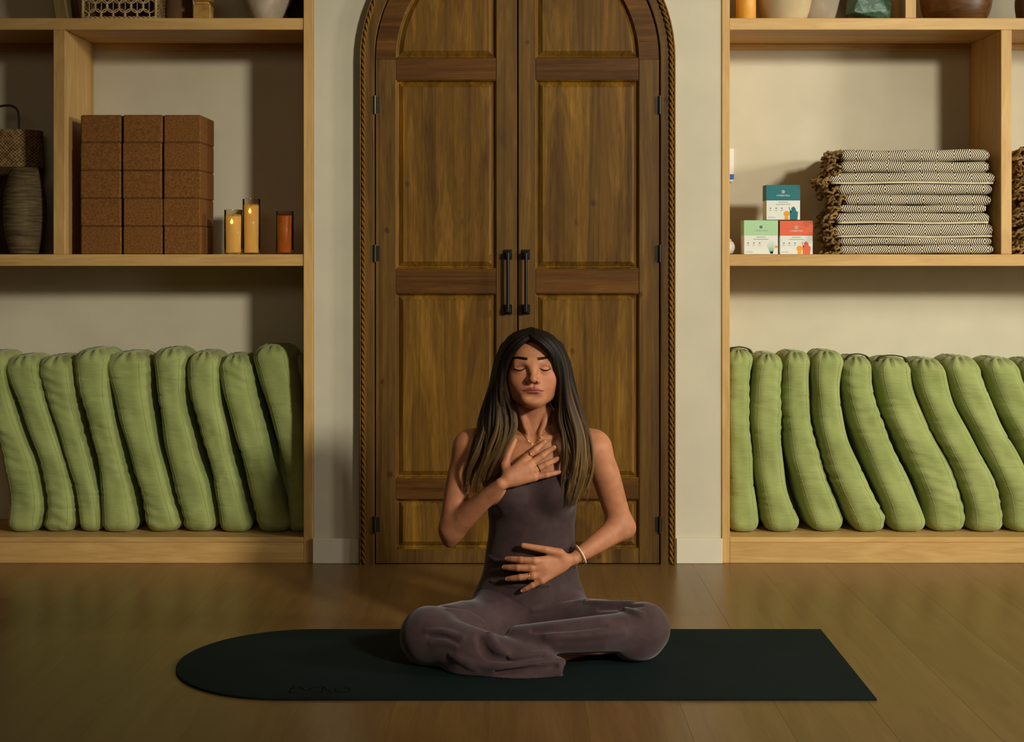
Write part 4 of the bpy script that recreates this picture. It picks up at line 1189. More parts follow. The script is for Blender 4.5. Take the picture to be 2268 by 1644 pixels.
# neck with its two tendons and collar bones
B_.chain([W(1182, 880, 4.055), W(1181, 965, 4.075)], [0.046, 0.050], 0.03)
B_.chain([W(1152, 905, 4.035), W(1163, 945, 4.012), W(1175, 972, 3.998)], [0.010, 0.0075, 0.006], 0.012)
B_.chain([W(1216, 905, 4.035), W(1203, 945, 4.012), W(1191, 972, 3.998)], [0.010, 0.0075, 0.006], 0.012)
B_.chain([W(1174, 975, 4.003), W(1125, 966, 4.012), W(1070, 952, 4.035)], [0.007, 0.0075, 0.008], 0.016)
B_.chain([W(1192, 975, 4.003), W(1240, 966, 4.012), W(1295, 952, 4.035)], [0.007, 0.0075, 0.008], 0.016)
B_.ball(W(1183, 968, 3.990), 0.013, 0.012, 's')
# right arm (left in the picture)
RSH, REL = W(1039, 994, 4.065), W(1001, 1172, 4.045)
B_.ball(RSH, 0.0405, 0.03)
B_.chain([RSH, W(1020, 1050, 4.062), W(1006, 1120, 4.055), REL], [0.0415, 0.0365, 0.0335, 0.033], 0.025)
B_.ball(W(995, 1198, 4.055), 0.019, 0.022)
# left arm (right in the picture)
LSH, LEL = W(1318, 994, 4.065), W(1376, 1166, 4.085)
B_.ball(LSH, 0.0405, 0.03)
B_.chain([LSH, W(1341, 1052, 4.07), W(1360, 1115, 4.08), LEL], [0.0425, 0.0405, 0.0365, 0.0335], 0.025)
B_.ball(W(1390, 1172, 4.095), 0.018, 0.022)

# surface the hands rest on: the clothed torso
REST = SDF(); REST.ops = list(BODY.ops); 
CL = SDF(); torso_ops(CL, 0.0035); REST.ops += CL.ops

def lift(px, py, off):
    d = float(hit(REST, px, py)[0]) - off
    return W(px, py, d)
NAILS = []; RINGS = {}
def hand(wrist, elbow, el_r, fingers, thumb, sgn):
    """wrist: (px,py,off); fingers: list of (knuckle px,py), (tip px,py); offsets lift joints off the clothed torso"""
    wp = lift(*wrist)
    mid = elbow * 0.62 + wp * 0.38
    fp = spline([np.append(p_, r_) for p_, r_ in zip([elbow, elbow * 0.8 + wp * 0.2, mid, elbow * 0.25 + wp * 0.75, wp], [0.0322, 0.0335, 0.0305, 0.0235, 0.0172])], 12)
    BODY.chain(fp[:, :3], fp[:, 3], 0.024)
    H = SDF()
    fr = [0.0085, 0.0088, 0.0084, 0.0074]
    kn = []
    for i, (k, tp) in enumerate(fingers):
        kp = lift(k[0], k[1], 0.0165); kn.append(kp)
        # metacarpal ridge
        m0 = wp * 0.75 + kp * 0.25
        BODY.chain([wp + (kp - wp) * 0.06, m0, (wp + kp) / 2, kp], [0.0120, 0.0124, 0.0122, 0.0110], 0.007)
    c_ = (kn[0] + kn[3]) / 2
    BODY.chain([wp * 0.55 + c_ * 0.45, wp * 0.15 + c_ * 0.85], [0.018, 0.014], 0.02, flat=(np.array([0.0, 1.0, 0.1]), 1.5, (wp + c_) / 2))
    for i, (k, tp) in enumerate(fingers):
        kp = kn[i]; r = fr[i]
        tpt = lift(tp[0], tp[1], r * 0.95)
        p1 = lift(k[0] + (tp[0] - k[0]) * 0.48, k[1] + (tp[1] - k[1]) * 0.48, r * 2.0)
        p2 = lift(k[0] + (tp[0] - k[0]) * 0.77, k[1] + (tp[1] - k[1]) * 0.77, r * 1.5)
        BODY.chain([kp, p1], [r * 1.18, r * 1.06], 0.004)
        BODY.chain([p1, p2, tpt + (p2 - tpt) * 0.12], [r * 1.08, r * 0.95, r * 0.80], 0.003)
        NAILS.append((tpt + (p2 - tpt) * 0.22, tpt, r * 0.8))
        RINGS[(sgn, i)] = (kp, p1, r)
    tb, tt_ = thumb
    t0 = wp * 0.72 + kn[0] * 0.28
    pts = [t0] + [lift(a[0], a[1], 0.014) for a in tb[:-1]] + [lift(tb[-1][0], tb[-1][1], 0.0125)] + [lift(tt_[0], tt_[1], 0.0095)]
    BODY.chain(pts, [0.0155] + [0.0135] * (len(tb) - 1) + [0.0100, 0.0078], 0.010)
    NAILS.append((pts[-1] + (pts[-2] - pts[-1]) * 0.2, pts[-1], 0.008))
    return wp
WR = hand((1109, 1073, 0.0215), REL, 0.034,
     [((1166, 1014), (1207, 979)), ((1175, 1028), (1228, 991)), ((1184, 1042), (1236, 1016)), ((1183, 1058), (1240, 1046))],
     ([(1119, 1030), (1126, 1006)], (1140, 976)), 'R')
WLh = hand((1273, 1237, 0.022), LEL, 0.034,
     [((1184, 1243), (1121, 1238)), ((1177, 1259), (1115, 1257)), ((1181, 1276), (1122, 1283)), ((1200, 1286), (1156, 1309))],
     ([(1240, 1226), (1208, 1218)], (1159, 1209)), 'L')

# ------------------------------------------------------------------ head (local axes: x right in the picture, f towards the viewer, z up; eye level z=0)
HC = W(1179.5, 818, 4.022)
ta = math.radians(5.0)
def HL(x, f_, z):
    f2 = f_ * math.cos(ta) - z * math.sin(ta); z2 = z * math.cos(ta) + f_ * math.sin(ta)
    return HC + np.array([x, -f2, z2])
RT = np.array([[1, 0, 0], [0, math.cos(ta), -math.sin(ta)], [0, math.sin(ta), math.cos(ta)]]).T
RT = np.array([[1, 0, 0], [0, math.cos(ta), math.sin(ta)], [0, -math.sin(ta), math.cos(ta)]]).T
zo = -0.0055                                  # tilting back lifts the face: compensate
def zc_(z): return z if z > -0.012 else -0.012 + (z + 0.012) * (0.80 if z > -0.075 else 0.80) + (0.006 if z < -0.09 else 0.0)
def HE(c, r, k, mode='u'):
    r = (r[0], r[1], r[2] * (0.86 if c[2] < -0.028 and r[2] > 0.012 else 1.0))
    B_.ell(HL(c[0], c[1], zc_(c[2]) + zo), r, k, mode, rot=RT)
def HCH(pts, r, k, mode='u'): B_.chain([HL(p[0], p[1], zc_(p[2]) + zo) for p in pts], r, k, mode)
HE((0, -0.015, 0.034), (0.070, 0.092, 0.078), 0.02)
HE((0, 0.020, -0.030), (0.0600, 0.060, 0.072), 0.03)
HE((0, 0.030, 0.040), (0.056, 0.050, 0.050), 0.03)
for s in (-1, 1):
    HCH([(s * 0.047, -0.002, -0.038), (s * 0.0365, 0.026, -0.078), (s * 0.012, 0.054, -0.101)], [0.013, 0.0135, 0.0125], 0.042)
    HE((s * 0.0390, 0.046, -0.022), (0.023, 0.022, 0.024), 0.028)
    HE((s * 0.071, -0.012, -0.012), (0.008, 0.016, 0.028), 0.008)       # ears
HE((0, 0.062, -0.100), (0.021, 0.019, 0.017), 0.022)
HE((0, 0.055, -0.066), (0.036, 0.027, 0.032), 0.025)                    # muzzle
HCH([(-0.040, 0.063, 0.019), (-0.015, 0.075, 0.018), (0.015, 0.075, 0.018), (0.040, 0.063, 0.019)], [0.009, 0.011, 0.011, 0.009], 0.020)
for s in (-1, 1):
    HE((s * 0.0325, 0.091, 0.002), (0.0185, 0.0155, 0.0125), 0.014, 's')
    HE((s * 0.0325, 0.0630, -0.0005), (0.0165, 0.0150, 0.0125), 0.006)        # closed lid over the eye
    HCH([(s * 0.046, 0.0700, 0.0085), (s * 0.033, 0.0800, 0.0110), (s * 0.020, 0.0790, 0.0075)], [0.0009, 0.0011, 0.0008], 0.003, 's')   # lid crease
HCH([(0, 0.0770, 0.012), (0, 0.0885, -0.006), (0, 0.1005, -0.023)], [0.0075, 0.0072, 0.0085], 0.016)
HE((0, 0.1010, -0.0260), (0.0098, 0.0098, 0.0092), 0.008)
for s in (-1, 1):
    HE((s * 0.0128, 0.0880, -0.0305), (0.0078, 0.0095, 0.0076), 0.007)
    HE((s * 0.0072, 0.0985, -0.0370), (0.0042, 0.0062, 0.0038), 0.003, 's')
HCH([(0, 0.0880, -0.0440), (0, 0.0865, -0.0530)], [0.0020, 0.0024], 0.006, 's')                 # philtrum
HCH([(-0.0245, 0.0755, -0.0630), (-0.012, 0.0835, -0.0600), (-0.0045, 0.0865, -0.0585), (0, 0.0862, -0.0598), (0.0045, 0.0865, -0.0585), (0.012, 0.0835, -0.0600), (0.0245, 0.0755, -0.0630)],
    [0.0020, 0.0034, 0.0038, 0.0036, 0.0038, 0.0034, 0.0020], 0.007)
HCH([(-0.0220, 0.0760, -0.0660), (-0.010, 0.0830, -0.0690), (0, 0.0845, -0.0698), (0.010, 0.0830, -0.0690), (0.0220, 0.0760, -0.0660)], [0.0020, 0.0042, 0.0046, 0.0042, 0.0020], 0.008)
MOUTH = [(-0.0270, 0.0760, -0.0635), (-0.014, 0.0870, -0.0645), (0, 0.0915, -0.0650), (0.014, 0.0870, -0.0645), (0.0270, 0.0760, -0.0635)]
HE((0, 0.0900, -0.0865), (0.022, 0.010, 0.0075), 0.016, 's')
B_.chain(on(BODY, [(1153.5, 867.5), (1161, 866.8), (1170, 866.2), (1180, 866.6), (1190, 866.2), (1199, 866.8), (1206, 867.5)], 0.0, n=13), [0.0010] + [0.0023] * 11 + [0.0010], 0.0016, 's')

# right foot peeping out of the trouser leg
FT = [W(1185, 1460, 3.755), W(1255, 1446, 3.84), W(1310, 1440, 3.88), W(1340, 1438, 3.90)]
B_.chain(FT, [0.026, 0.022, 0.016, 0.012], 0.02)
for i in range(5):
    B_.chain([W(1325, 1441 - i * 2.5, 3.88 + i * 0.012), W(1356 - i * 3.5, 1441 - i * 2.5, 3.89 + i * 0.012)], [0.009, 0.0078 if i else 0.009], 0.006)
# the parts of the legs under the cloth
B_.chain([W(1120, 1372, 4.04), W(945, 1405, 3.83)], [0.07, 0.05], 0.03)
B_.chain([W(945, 1405, 3.83), W(1050, 1446, 3.75), W(1185, 1460, 3.755)], [0.048, 0.044, 0.028], 0.03)
B_.chain([W(1225, 1372, 4.04), W(1425, 1398, 3.85)], [0.07, 0.05], 0.03)
B_.chain([W(1425, 1398, 3.85), W(1320, 1415, 3.79), W(1200, 1425, 3.77)], [0.045, 0.042, 0.03], 0.03)

B_.func(lambda Q: (mz + 0.0012) - Q[:, 2], (0.05, -1.2, 0.1), 1.2, 0.003, 'i')
# skin mesh: finer steps where the face and hands are
XS = axis_pts([(-0.24, -0.09, 0.0030), (-0.09, 0.19, 0.00145), (0.19, 0.40, 0.0028)])
YS = axis_pts([(-1.46, -1.21, 0.0036), (-1.21, -1.10, 0.0016), (-1.10, -0.86, 0.0034)])
ZS = axis_pts([(-0.002, 0.20, 0.0034), (0.20, 0.64, 0.0019), (0.64, 0.75, 0.00125), (0.75, 0.90, 0.0026)])
BV, BQ = surf_nets(BODY, XS, YS, ZS)
# drop the parts of the skin that the clothes cover deep down (keeps the mesh one closed figure above)
def head_local(P):
    q = P - HC; f_ = -q[:, 1]; z = q[:, 2]
    return np.stack([q[:, 0], f_ * math.cos(ta) + z * math.sin(ta), z * math.cos(ta) - f_ * math.sin(ta) - zo], 1)
hl = head_local(BV)
def chain_d(P, pts, rad):
    pts = np.asarray(pts, float); d = np.full(len(P), 9.0)
    for i in range(len(pts) - 1): d = np.minimum(d, _cap(P, pts[i], pts[i + 1], rad, rad))
    return d
near = (np.abs(hl) < 0.13).all(1) & (hl[:, 1] > 0.05)
lips = np.zeros(len(BV)); ix = np.nonzero(near)[0]
zf_ = lambda L: [(a, b, zc_(c)) for a, b, c in L]
UL_ = zf_([(-0.0245, 0.0755, -0.0630), (-0.0045, 0.0885, -0.0600), (0.0, 0.088, -0.061), (0.0045, 0.0885, -0.0600), (0.0245, 0.0755, -0.0630)])
LL_ = zf_([(-0.0215, 0.0770, -0.0655), (0, 0.0870, -0.0690), (0.0215, 0.0770, -0.0655)])
dl = np.minimum(chain_d(hl[ix], UL_, 0.0050), chain_d(hl[ix], LL_, 0.0056))
lips[ix] = np.clip(1 - dl / 0.0018, 0, 1)
dm = chain_d(hl[ix], MOUTH, 0.0)
blush = np.zeros(len(BV))
for s in (-1, 1): blush[ix] += np.exp(-(np.linalg.norm(hl[ix] - np.array([s * 0.043, 0.06, -0.025]), axis=1) / 0.022) ** 2) * 0.8
blush[ix] += np.exp(-(np.linalg.norm(hl[ix] - np.array([0, 0.108, -0.034]), axis=1) / 0.014) ** 2) * 0.6
nail = np.zeros(len(BV))
t = NT('tanned_skin')
v = t.coords((1, 1, 1), rnd=False); nz = t.noise(v, 28, 4, 0.6)
c = t.ramp(nz, [(0.3, lin(166, 106, 72)), (0.7, lin(188, 126, 88))])
at = lambda nm: (lambda nd: nd.outputs['Fac'])(t.n('ShaderNodeAttribute', attribute_name=nm))
c = t.mix(t.math('MULTIPLY', at('blush'), 0.45), c, lin(188, 98, 80))
c = t.mix(t.math('MULTIPLY', at('lips'), 0.9), c, lin(136, 64, 56))
t.bump(t.noise(v, 420, 2), 0.06, 0.0006)
t.b.inputs['Subsurface Weight'].default_value = 0.12; t.b.inputs['Subsurface Radius'].default_value = (0.010, 0.004, 0.002); t.b.inputs['Subsurface Scale'].default_value = 0.6
M['skin'] = t.done(c, 0.55, 0.3)
PB = (0.05, 4.0 - CAMD, mz)
PERSON = mesh_obj('person', BV, BQ, M['skin'], origin=PB, smooth=True, attrs={'lips': lips, 'blush': blush})
tag(PERSON, 'long-haired person in mauve brown clothes meditating cross-legged on the mat', 'person')

# finger nails
t = NT('nail'); M['nail'] = t.done(lin(214, 160, 138), 0.25, 0.5)
g = Geo()
for (a, b, r) in NAILS:
    ax_ = (b - a) / np.linalg.norm(b - a)
    pts = np.stack([a + ax_ * q for q in np.linspace(-0.001, 0.0065, 7)])
    up = np.array([0, -1.0, 0.25]); up = up - ax_ * up.dot(ax_); up /= np.linalg.norm(up)
    pts = pts + up * r * 0.62
    V, F = tube_geo(pts, [r * 0.45, r * 0.6, r * 0.66, r * 0.66, r * 0.62, r * 0.55, r * 0.3], 8, flat=(up, 0.62)); g.add(V, F)
g.build('fingernails', M['nail'], PERSON, smooth=True)['kind'] = 'stuff'

# ------------------------------------------------------------------ clothing
t = NT('mauve_brown_jersey'); v = t.coords((1, 1, 1), rnd=False); nz = t.noise(v, 30, 3)
c = t.ramp(nz, [(0.3, lin(56, 40, 39)), (0.7, lin(68, 50, 49))]); t.bump(t.noise(v, 700, 2), 0.12, 0.001)
t.b.inputs['Sheen Weight'].default_value = 0.25; t.b.inputs['Sheen Roughness'].default_value = 0.4
M['jersey'] = t.done(c, 0.75, 0.2)
t = NT('mauve_brown_trouser_cloth'); v = t.coords((1, 1, 1), rnd=False); nz = t.noise(v, 24, 3)
c = t.ramp(nz, [(0.3, lin(60, 43, 43)), (0.7, lin(74, 54, 54))]); t.bump(t.noise(v, 500, 2), 0.12, 0.001)
t.b.inputs['Sheen Weight'].default_value = 0.2
M['trouser'] = t.done(c, 0.8, 0.15)
TOP = SDF(); torso_ops(TOP, 0.0032)
NECK = 0.474
TOP.func(lambda Q: (Q[:, 2] - (NECK + 0.010 * np.clip(np.abs(Q[:, 0] - 0.056) / 0.08, 0, 1) ** 2)), (0.05, -1.0, 0.3), 0.6, 0.004, 'i')
TOP.func(lambda Q: 0.105 - Q[:, 2], (0.05, -1.0, 0.3), 0.6, 0.004, 'i')
for s, xa in ((-1, 1112), (1, 1250)):
    P_ = on(REST, [(xa, 1062), (xa - s * 0 + s * 4, 1020), (xa + s * 6, 985), (xa + s * 6, 955)], 0.0)
    TOP.chain(P_, 0.006, 0.004)
def ridges(S, ref, lines, m=1.0):
    for pts, r, off, mode, k in lines:
        P_ = on(ref, pts, off, n=max(4, len(pts) * 2)); m_ = len(P_)
        if np.abs(np.diff(P_[:, 1])).max() > 0.035: continue
        rr = m * r * np.sin(np.linspace(0.12, 0.88, m_) * PI) ** 0.5
        S.chain(P_, rr, k, mode)
ref = SDF(); ref.ops = list(TOP.ops)
ridges(TOP, ref, m=1.3, lines=[
 ([(1068, 1302), (1120, 1316), (1165, 1321), (1230, 1314), (1288, 1300)], 0.0045, 0.0, 'u', 0.006),
 ([(1062, 1318), (1115, 1331), (1165, 1337), (1230, 1330), (1292, 1314)], 0.0045, 0.0, 'u', 0.006),
 ([(1090, 1288), (1130, 1296), (1165, 1299), (1215, 1296)], 0.0035, 0.0, 'u', 0.006),
 ([(1062, 1290), (1110, 1300), (1150, 1304)], 0.0035, -0.0015, 'u', 0.006),
 ([(1240, 1298), (1270, 1294), (1288, 1288)], 0.003, -0.0015, 'u', 0.005),
 ([(1082, 1232), (1100, 1242), (1112, 1246)], 0.003, -0.001, 'u', 0.005),
 ([(1255, 1255), (1275, 1252), (1287, 1246)], 0.003, -0.001, 'u', 0.005),
 ([(1090, 1138), (1140, 1150), (1185, 1148), (1240, 1152), (1272, 1140)], 0.0025, -0.001, 'u', 0.006)])
TV, TQ = surf_nets(TOP, np.arange(-0.13, 0.23, 0.0026), np.arange(-1.17, -0.88, 0.0026), np.arange(0.09, 0.66, 0.0026))
mesh_obj('top', TV, TQ, M['jersey'], PERSON, smooth=True)['label'] = 'dark mauve brown fitted top'

PA = SDF()
PA.ell(W(1172, 1350, 4.07), (0.160, 0.115, 0.090), 0.05)
PA.ell(W(1173, 1305, 4.07), (0.136, 0.098, 0.085), 0.05)
# right leg (left in the picture)
PA.chain([W(1112, 1392, 4.035), W(1030, 1396, 3.93), W(950, 1406, 3.825)], [0.083, 0.078, 0.068], 0.05)
PA.ell(W(948, 1412, 3.81), (0.048, 0.052, 0.056), 0.04)
PA.chain([W(950, 1412, 3.80), W(1030, 1436, 3.745), W(1110, 1455, 3.722), W(1190, 1466, 3.715)], [0.066, 0.060, 0.050, 0.040], 0.035)
PA.chain([W(1040, 1462, 3.725), W(1120, 1476, 3.705), W(1232, 1482, 3.705)], [0.042, 0.036, 0.031], 0.02)
PA.ell(W(1150, 1494, 3.705), (0.105, 0.050, 0.012), 0.012)
PA.ell(W(1060, 1482, 3.735), (0.085, 0.045, 0.022), 0.02)
# left leg (right in the picture)
PA.chain([W(1232, 1392, 4.035), W(1330, 1390, 3.93), W(1425, 1392, 3.845)], [0.083, 0.075, 0.062], 0.05)
PA.ell(W(1430, 1392, 3.835), (0.054, 0.054, 0.054), 0.04)
PA.chain([W(1430, 1398, 3.83), W(1330, 1404, 3.775), W(1230, 1412, 3.755), W(1150, 1420, 3.77)], [0.054, 0.047, 0.042, 0.040], 0.018)
PA.ell(W(1405, 1435, 3.83), (0.055, 0.05, 0.032), 0.03)
ref = SDF(); ref.ops = list(PA.ops)
ridges(PA, ref, m=1.45, lines=[
 ([(1050, 1318), (1110, 1333), (1165, 1339), (1230, 1331), (1300, 1317)], 0.0055, -0.002, 'u', 0.009),
 ([(1042, 1328), (1100, 1344), (1150, 1352)], 0.005, -0.002, 'u', 0.008),
 ([(1180, 1352), (1240, 1343), (1300, 1330)], 0.005, -0.002, 'u', 0.008),
 ([(985, 1343), (1030, 1351), (1068, 1367)], 0.004, 0.0, 's', 0.008),
 ([(990, 1352), (1035, 1360), (1064, 1374)], 0.005, -0.002, 'u', 0.009),
 ([(945, 1398), (985, 1401), (1024, 1412)], 0.005, -0.002, 'u', 0.010),
 ([(950, 1408), (985, 1413), (1010, 1424)], 0.004, 0.0, 's', 0.008),
 ([(955, 1425), (985, 1424), (1010, 1432)], 0.005, -0.002, 'u', 0.010),
 ([(1062, 1412), (1072, 1436), (1090, 1456), (1140, 1462), (1200, 1452)], 0.0085, 0.001, 's', 0.012),
 ([(1085, 1405), (1095, 1430), (1118, 1446)], 0.008, -0.003, 'u', 0.012),
 ([(1108, 1390), (1150, 1416), (1184, 1436)], 0.007, -0.003, 'u', 0.010),
 ([(1095, 1398), (1128, 1428), (1160, 1442)], 0.004, 0.0, 's', 0.008),
 ([(1130, 1456), (1170, 1452), (1208, 1448)], 0.006, -0.003, 'u', 0.008),
 ([(1040, 1470), (1110, 1478), (1170, 1474), (1245, 1466)], 0.007, -0.003, 'u', 0.012),
 ([(1100, 1490), (1160, 1484), (1230, 1476)], 0.005, 0.0005, 's', 0.010),
 ([(1000, 1450), (1030, 1466), (1055, 1482)], 0.006, -0.003, 'u', 0.012),
 ([(1235, 1384), (1285, 1366), (1320, 1357), (1375, 1359)], 0.008, -0.004, 'u', 0.014),
 ([(1330, 1349), (1390, 1344), (1420, 1342)], 0.005, 0.0, 's', 0.010),
 ([(1345, 1354), (1385, 1362), (1412, 1374)], 0.005, 0.0, 's', 0.010),
 ([(1385, 1350), (1405, 1358), (1422, 1362)], 0.006, -0.002, 'u', 0.010),
 ([(1300, 1335), (1350, 1338), (1400, 1336)], 0.006, -0.003, 'u', 0.012),
 ([(1180, 1398), (1260, 1396), (1340, 1386)], 0.004, 0.0, 's', 0.012),
 ([(1210, 1412), (1290, 1408), (1380, 1400)], 0.006, -0.003, 'u', 0.012)])
# open trouser mouth at the ankle, and a flat seat on the mat
mo = W(1252, 1483, 3.705)
PA.chain([mo + np.array([-0.022, 0, 0.0]), mo + np.array([0.05, 0, 0])], [0.021, 0.030], 0.006, 's', flat=(np.array([0, 0, 1.0]), 1.25, mo))
PA.func(lambda Q: (mz + 0.0006) - Q[:, 2], (0.05, -1.2, 0.1), 1.2, 0.004, 'i')
PA.func(lambda Q: Q[:, 2] - (0.160 + 0.4 * np.clip((np.abs(Q[:, 0] - 0.052) - 0.11) / 0.05, 0, 1) + 0.4 * np.clip((-1.11 - Q[:, 1]) / 0.05, 0, 1)), (0.05, -1.2, 0.1), 1.2, 0.004, 'i')
QV, QQ = surf_nets(PA, np.arange(-0.36, 0.48, 0.0032), np.arange(-1.50, -0.86, 0.0032), np.arange(-0.004, 0.20, 0.0032))
mesh_obj('trousers', QV, QQ, M['trouser'], PERSON, smooth=True)['label'] = 'wide mauve brown trousers'

# ------------------------------------------------------------------ lashes and brows
M['lash'] = mat_plain('dark_lash', lin(44, 27, 17), 0.6, 0.2)
FACE = BODY
for s, lab in ((-1, 'left'), (1, 'right')):
    cpx = 1179.5 + s * 28.5
    L = [(cpx - s * 12.5, 815.5), (cpx - s * 6, 819.2), (cpx, 820.6), (cpx + s * 6, 819.6), (cpx + s * 12, 815.8)]
    P = on(FACE, L, 0.0004, n=18)
    g = Geo(); g.add(*tube_geo(P, np.sin(np.linspace(0.15, 0.9, 18) * PI) * 0.0013 + 0.0005, 6))
    for i in range(2, 18):
        d_ = np.array([s * (i - 7) * 0.00022, -0.0030, -0.0034]); g.add(*tube_geo([P[i], P[i] + d_ * 0.6 + [0, 0, -0.0006], P[i] + d_], [0.0004, 0.0003, 0.0001], 4))
    g.build('eyelashes', M['lash'], PERSON, smooth=True)['kind'] = 'stuff'
    Bp = [(cpx - s * 18, 796.5), (cpx - s * 8, 794.5), (cpx + s * 3, 792.0), (cpx + s * 12, 793.0), (cpx + s * 18, 797.0)]
    P = on(FACE, Bp, 0.0002, n=60); g = Geo(); rs = np.random.default_rng(8)
    for i in range(60):
        t_ = i / 59
        for q in range(8):
            w_ = 0.0044 * (1 - 0.68 * t_) * rs.uniform(-1, 1)
            p0 = P[i] + np.array([0, 0.0002, w_]); dd = np.array([s * (0.0035 + 0.002 * t_), -0.0009, 0.0022 * (1 - 1.6 * t_)])
            g.add(*tube_geo([p0, p0 + dd * 0.5, p0 + dd + [0, 0.0006, -0.0003]], [0.0004, 0.0004, 0.00015], 4))
    g.build('eyebrow', M['lash'], PERSON, smooth=True)['kind'] = 'stuff'

# ------------------------------------------------------------------ hair
GL = [
 [(1178, 745, 3.944), (1154, 762, 3.928), (1131, 790, 3.936), (1119, 825, 3.957), (1121, 865, 3.972), (1134, 905, 3.992), (1141, 945, 3.985), (1131, 985, 3.970), (1119, 1020, 3.972), (1108, 1052, 3.980)],
 [(1177, 737, 3.965), (1140, 755, 3.950), (1113, 800, 3.958), (1104, 850, 3.968), (1102, 900, 3.972), (1100, 950, 3.962), (1092, 1000, 3.965), (1080, 1050, 3.985), (1078, 1098, 4.005)],
 [(1177, 731, 4.01), (1132, 748, 4.005), (1106, 795, 4.010), (1093, 850, 4.015), (1075, 905, 4.012), (1059, 950, 3.998), (1047, 1000, 3.985), (1038, 1050, 4.000), (1042, 1102, 4.015)],
 [(1178, 730, 4.07), (1134, 750, 4.09), (1113, 800, 4.11), (1101, 860, 4.12), (1087, 910, 4.12), (1077, 960, 4.12), (1072, 1010, 4.11), (1069, 1060, 4.10)]]
GR = [
 [(1173, 745, 3.944), (1199, 760, 3.928), (1220, 784, 3.938), (1229, 815, 3.958), (1238, 850, 3.975), (1236, 895, 3.992), (1229, 930, 3.985), (1238, 970, 3.972), (1250, 1010, 3.958), (1251, 1060, 3.952), (1258, 1112, 3.948)],
 [(1174, 737, 3.965), (1214, 754, 3.950), (1241, 795, 3.960), (1252, 850, 3.966), (1259, 900, 3.966), (1267, 950, 3.955), (1273, 1000, 3.950), (1277, 1060, 3.948), (1270, 1138, 3.950)],
 [(1175, 731, 4.01), (1222, 748, 4.005), (1250, 790, 4.008), (1264, 850, 4.010), (1280, 905, 4.005), (1295, 950, 3.990), (1303, 1000, 3.982), (1304, 1055, 3.980), (1290, 1120, 3.972)],
 [(1175, 730, 4.07), (1223, 750, 4.09), (1249, 800, 4.11), (1262, 860, 4.12), (1275, 910, 4.12), (1285, 960, 4.12), (1290, 1010, 4.10), (1290, 1070, 4.09)]]
NPT = 34
def guides(G): return np.array([spline([W(*p) for p in g_], NPT) for g_ in G])
gl, gr = guides(GL), guides(GR)
def lock(gd, u, depth_in):
    i = min(int(u), len(gd) - 2); f_ = u - i
    a = gd[max(i - 1, 0)]; b = gd[i]; c_ = gd[i + 1]; e = gd[min(i + 2, len(gd) - 1)]
    P = 0.5 * ((2 * b) + (c_ - a) * f_ + (2 * a - 5 * b + 4 * c_ - e) * f_ * f_ + (-a + 3 * b - 3 * c_ + e) * f_ ** 3)
    P = P.copy(); P[:, 1] += depth_in
    return P
hv, hf, htip, hrnd, hn = [], [], [], [], 0
rs = np.random.default_rng(21)
tl = np.linspace(0, 1, NPT)
def add_lock(P, rad, sides, rnd, flat=None):
    global hn
    V, F = tube_geo(P, rad, sides)
    hv.append(V); hf.extend([[i + hn for i in q] for q in F]); hn += len(V)
    htip.append(np.repeat(np.linspace(0, 1, len(P)), sides)); hrnd.append(np.full(len(V), rnd))
for gd, s in ((gl, -1), (gr, 1)):
    NC = 15; cl_u = np.linspace(0.08, 2.9, NC) + rs.uniform(-0.07, 0.07, NC); cl_ph = rs.uniform(0, 6.28, NC); cl_col = rs.uniform(-0.2, 0.2, NC)
    for kind, N_, r0 in (('lock', 170, 0.0058), ('strand', 760, 0.0015)):
        for q in range(N_):
            u = rs.uniform(0.0, 2.98) if kind == 'lock' else rs.uniform(0, 2.7)
            ci = int(np.argmin(np.abs(cl_u - u)))
            dep = rs.uniform(0, 0.020) if kind == 'lock' else rs.uniform(-0.003, 0.007)
            A, B2 = lock(gd, u, dep), lock(gd, cl_u[ci], 0.004)
            wgt = (0.72 * np.clip((tl - 0.15) / 0.85, 0, 1) ** 1.2)[:, None]
            P = A * (1 - wgt) + B2 * wgt
            fq = 10.5 + 2.0 * math.sin(ci * 1.7); am = 0.0145 * np.clip((tl - 0.28) / 0.72, 0, 1) ** 0.8
            ph = cl_ph[ci] * 0.45 + rs.normal(0, 0.22)
            P[:, 0] += am * np.sin(fq * tl + ph); P[:, 1] += am * 0.8 * np.cos(fq * tl + ph)
            P[:, 0] += rs.normal(0, 0.0016) * tl
            n_ = int(NPT * (1.0 - 0.30 * rs.uniform(0, 1) ** 1.6)); P = P[:n_]
            tt_ = np.linspace(0, 1, n_)
            rad = r0 * rs.uniform(0.7, 1.3) * np.clip((1 - tt_) * 2.4 + 0.03, 0, 1) ** 0.9
            add_lock(P, rad, 7 if kind == 'lock' else 4, float(np.clip(0.5 + cl_col[ci] + rs.normal(0, 0.16), 0, 1)))
HV = np.concatenate(hv)
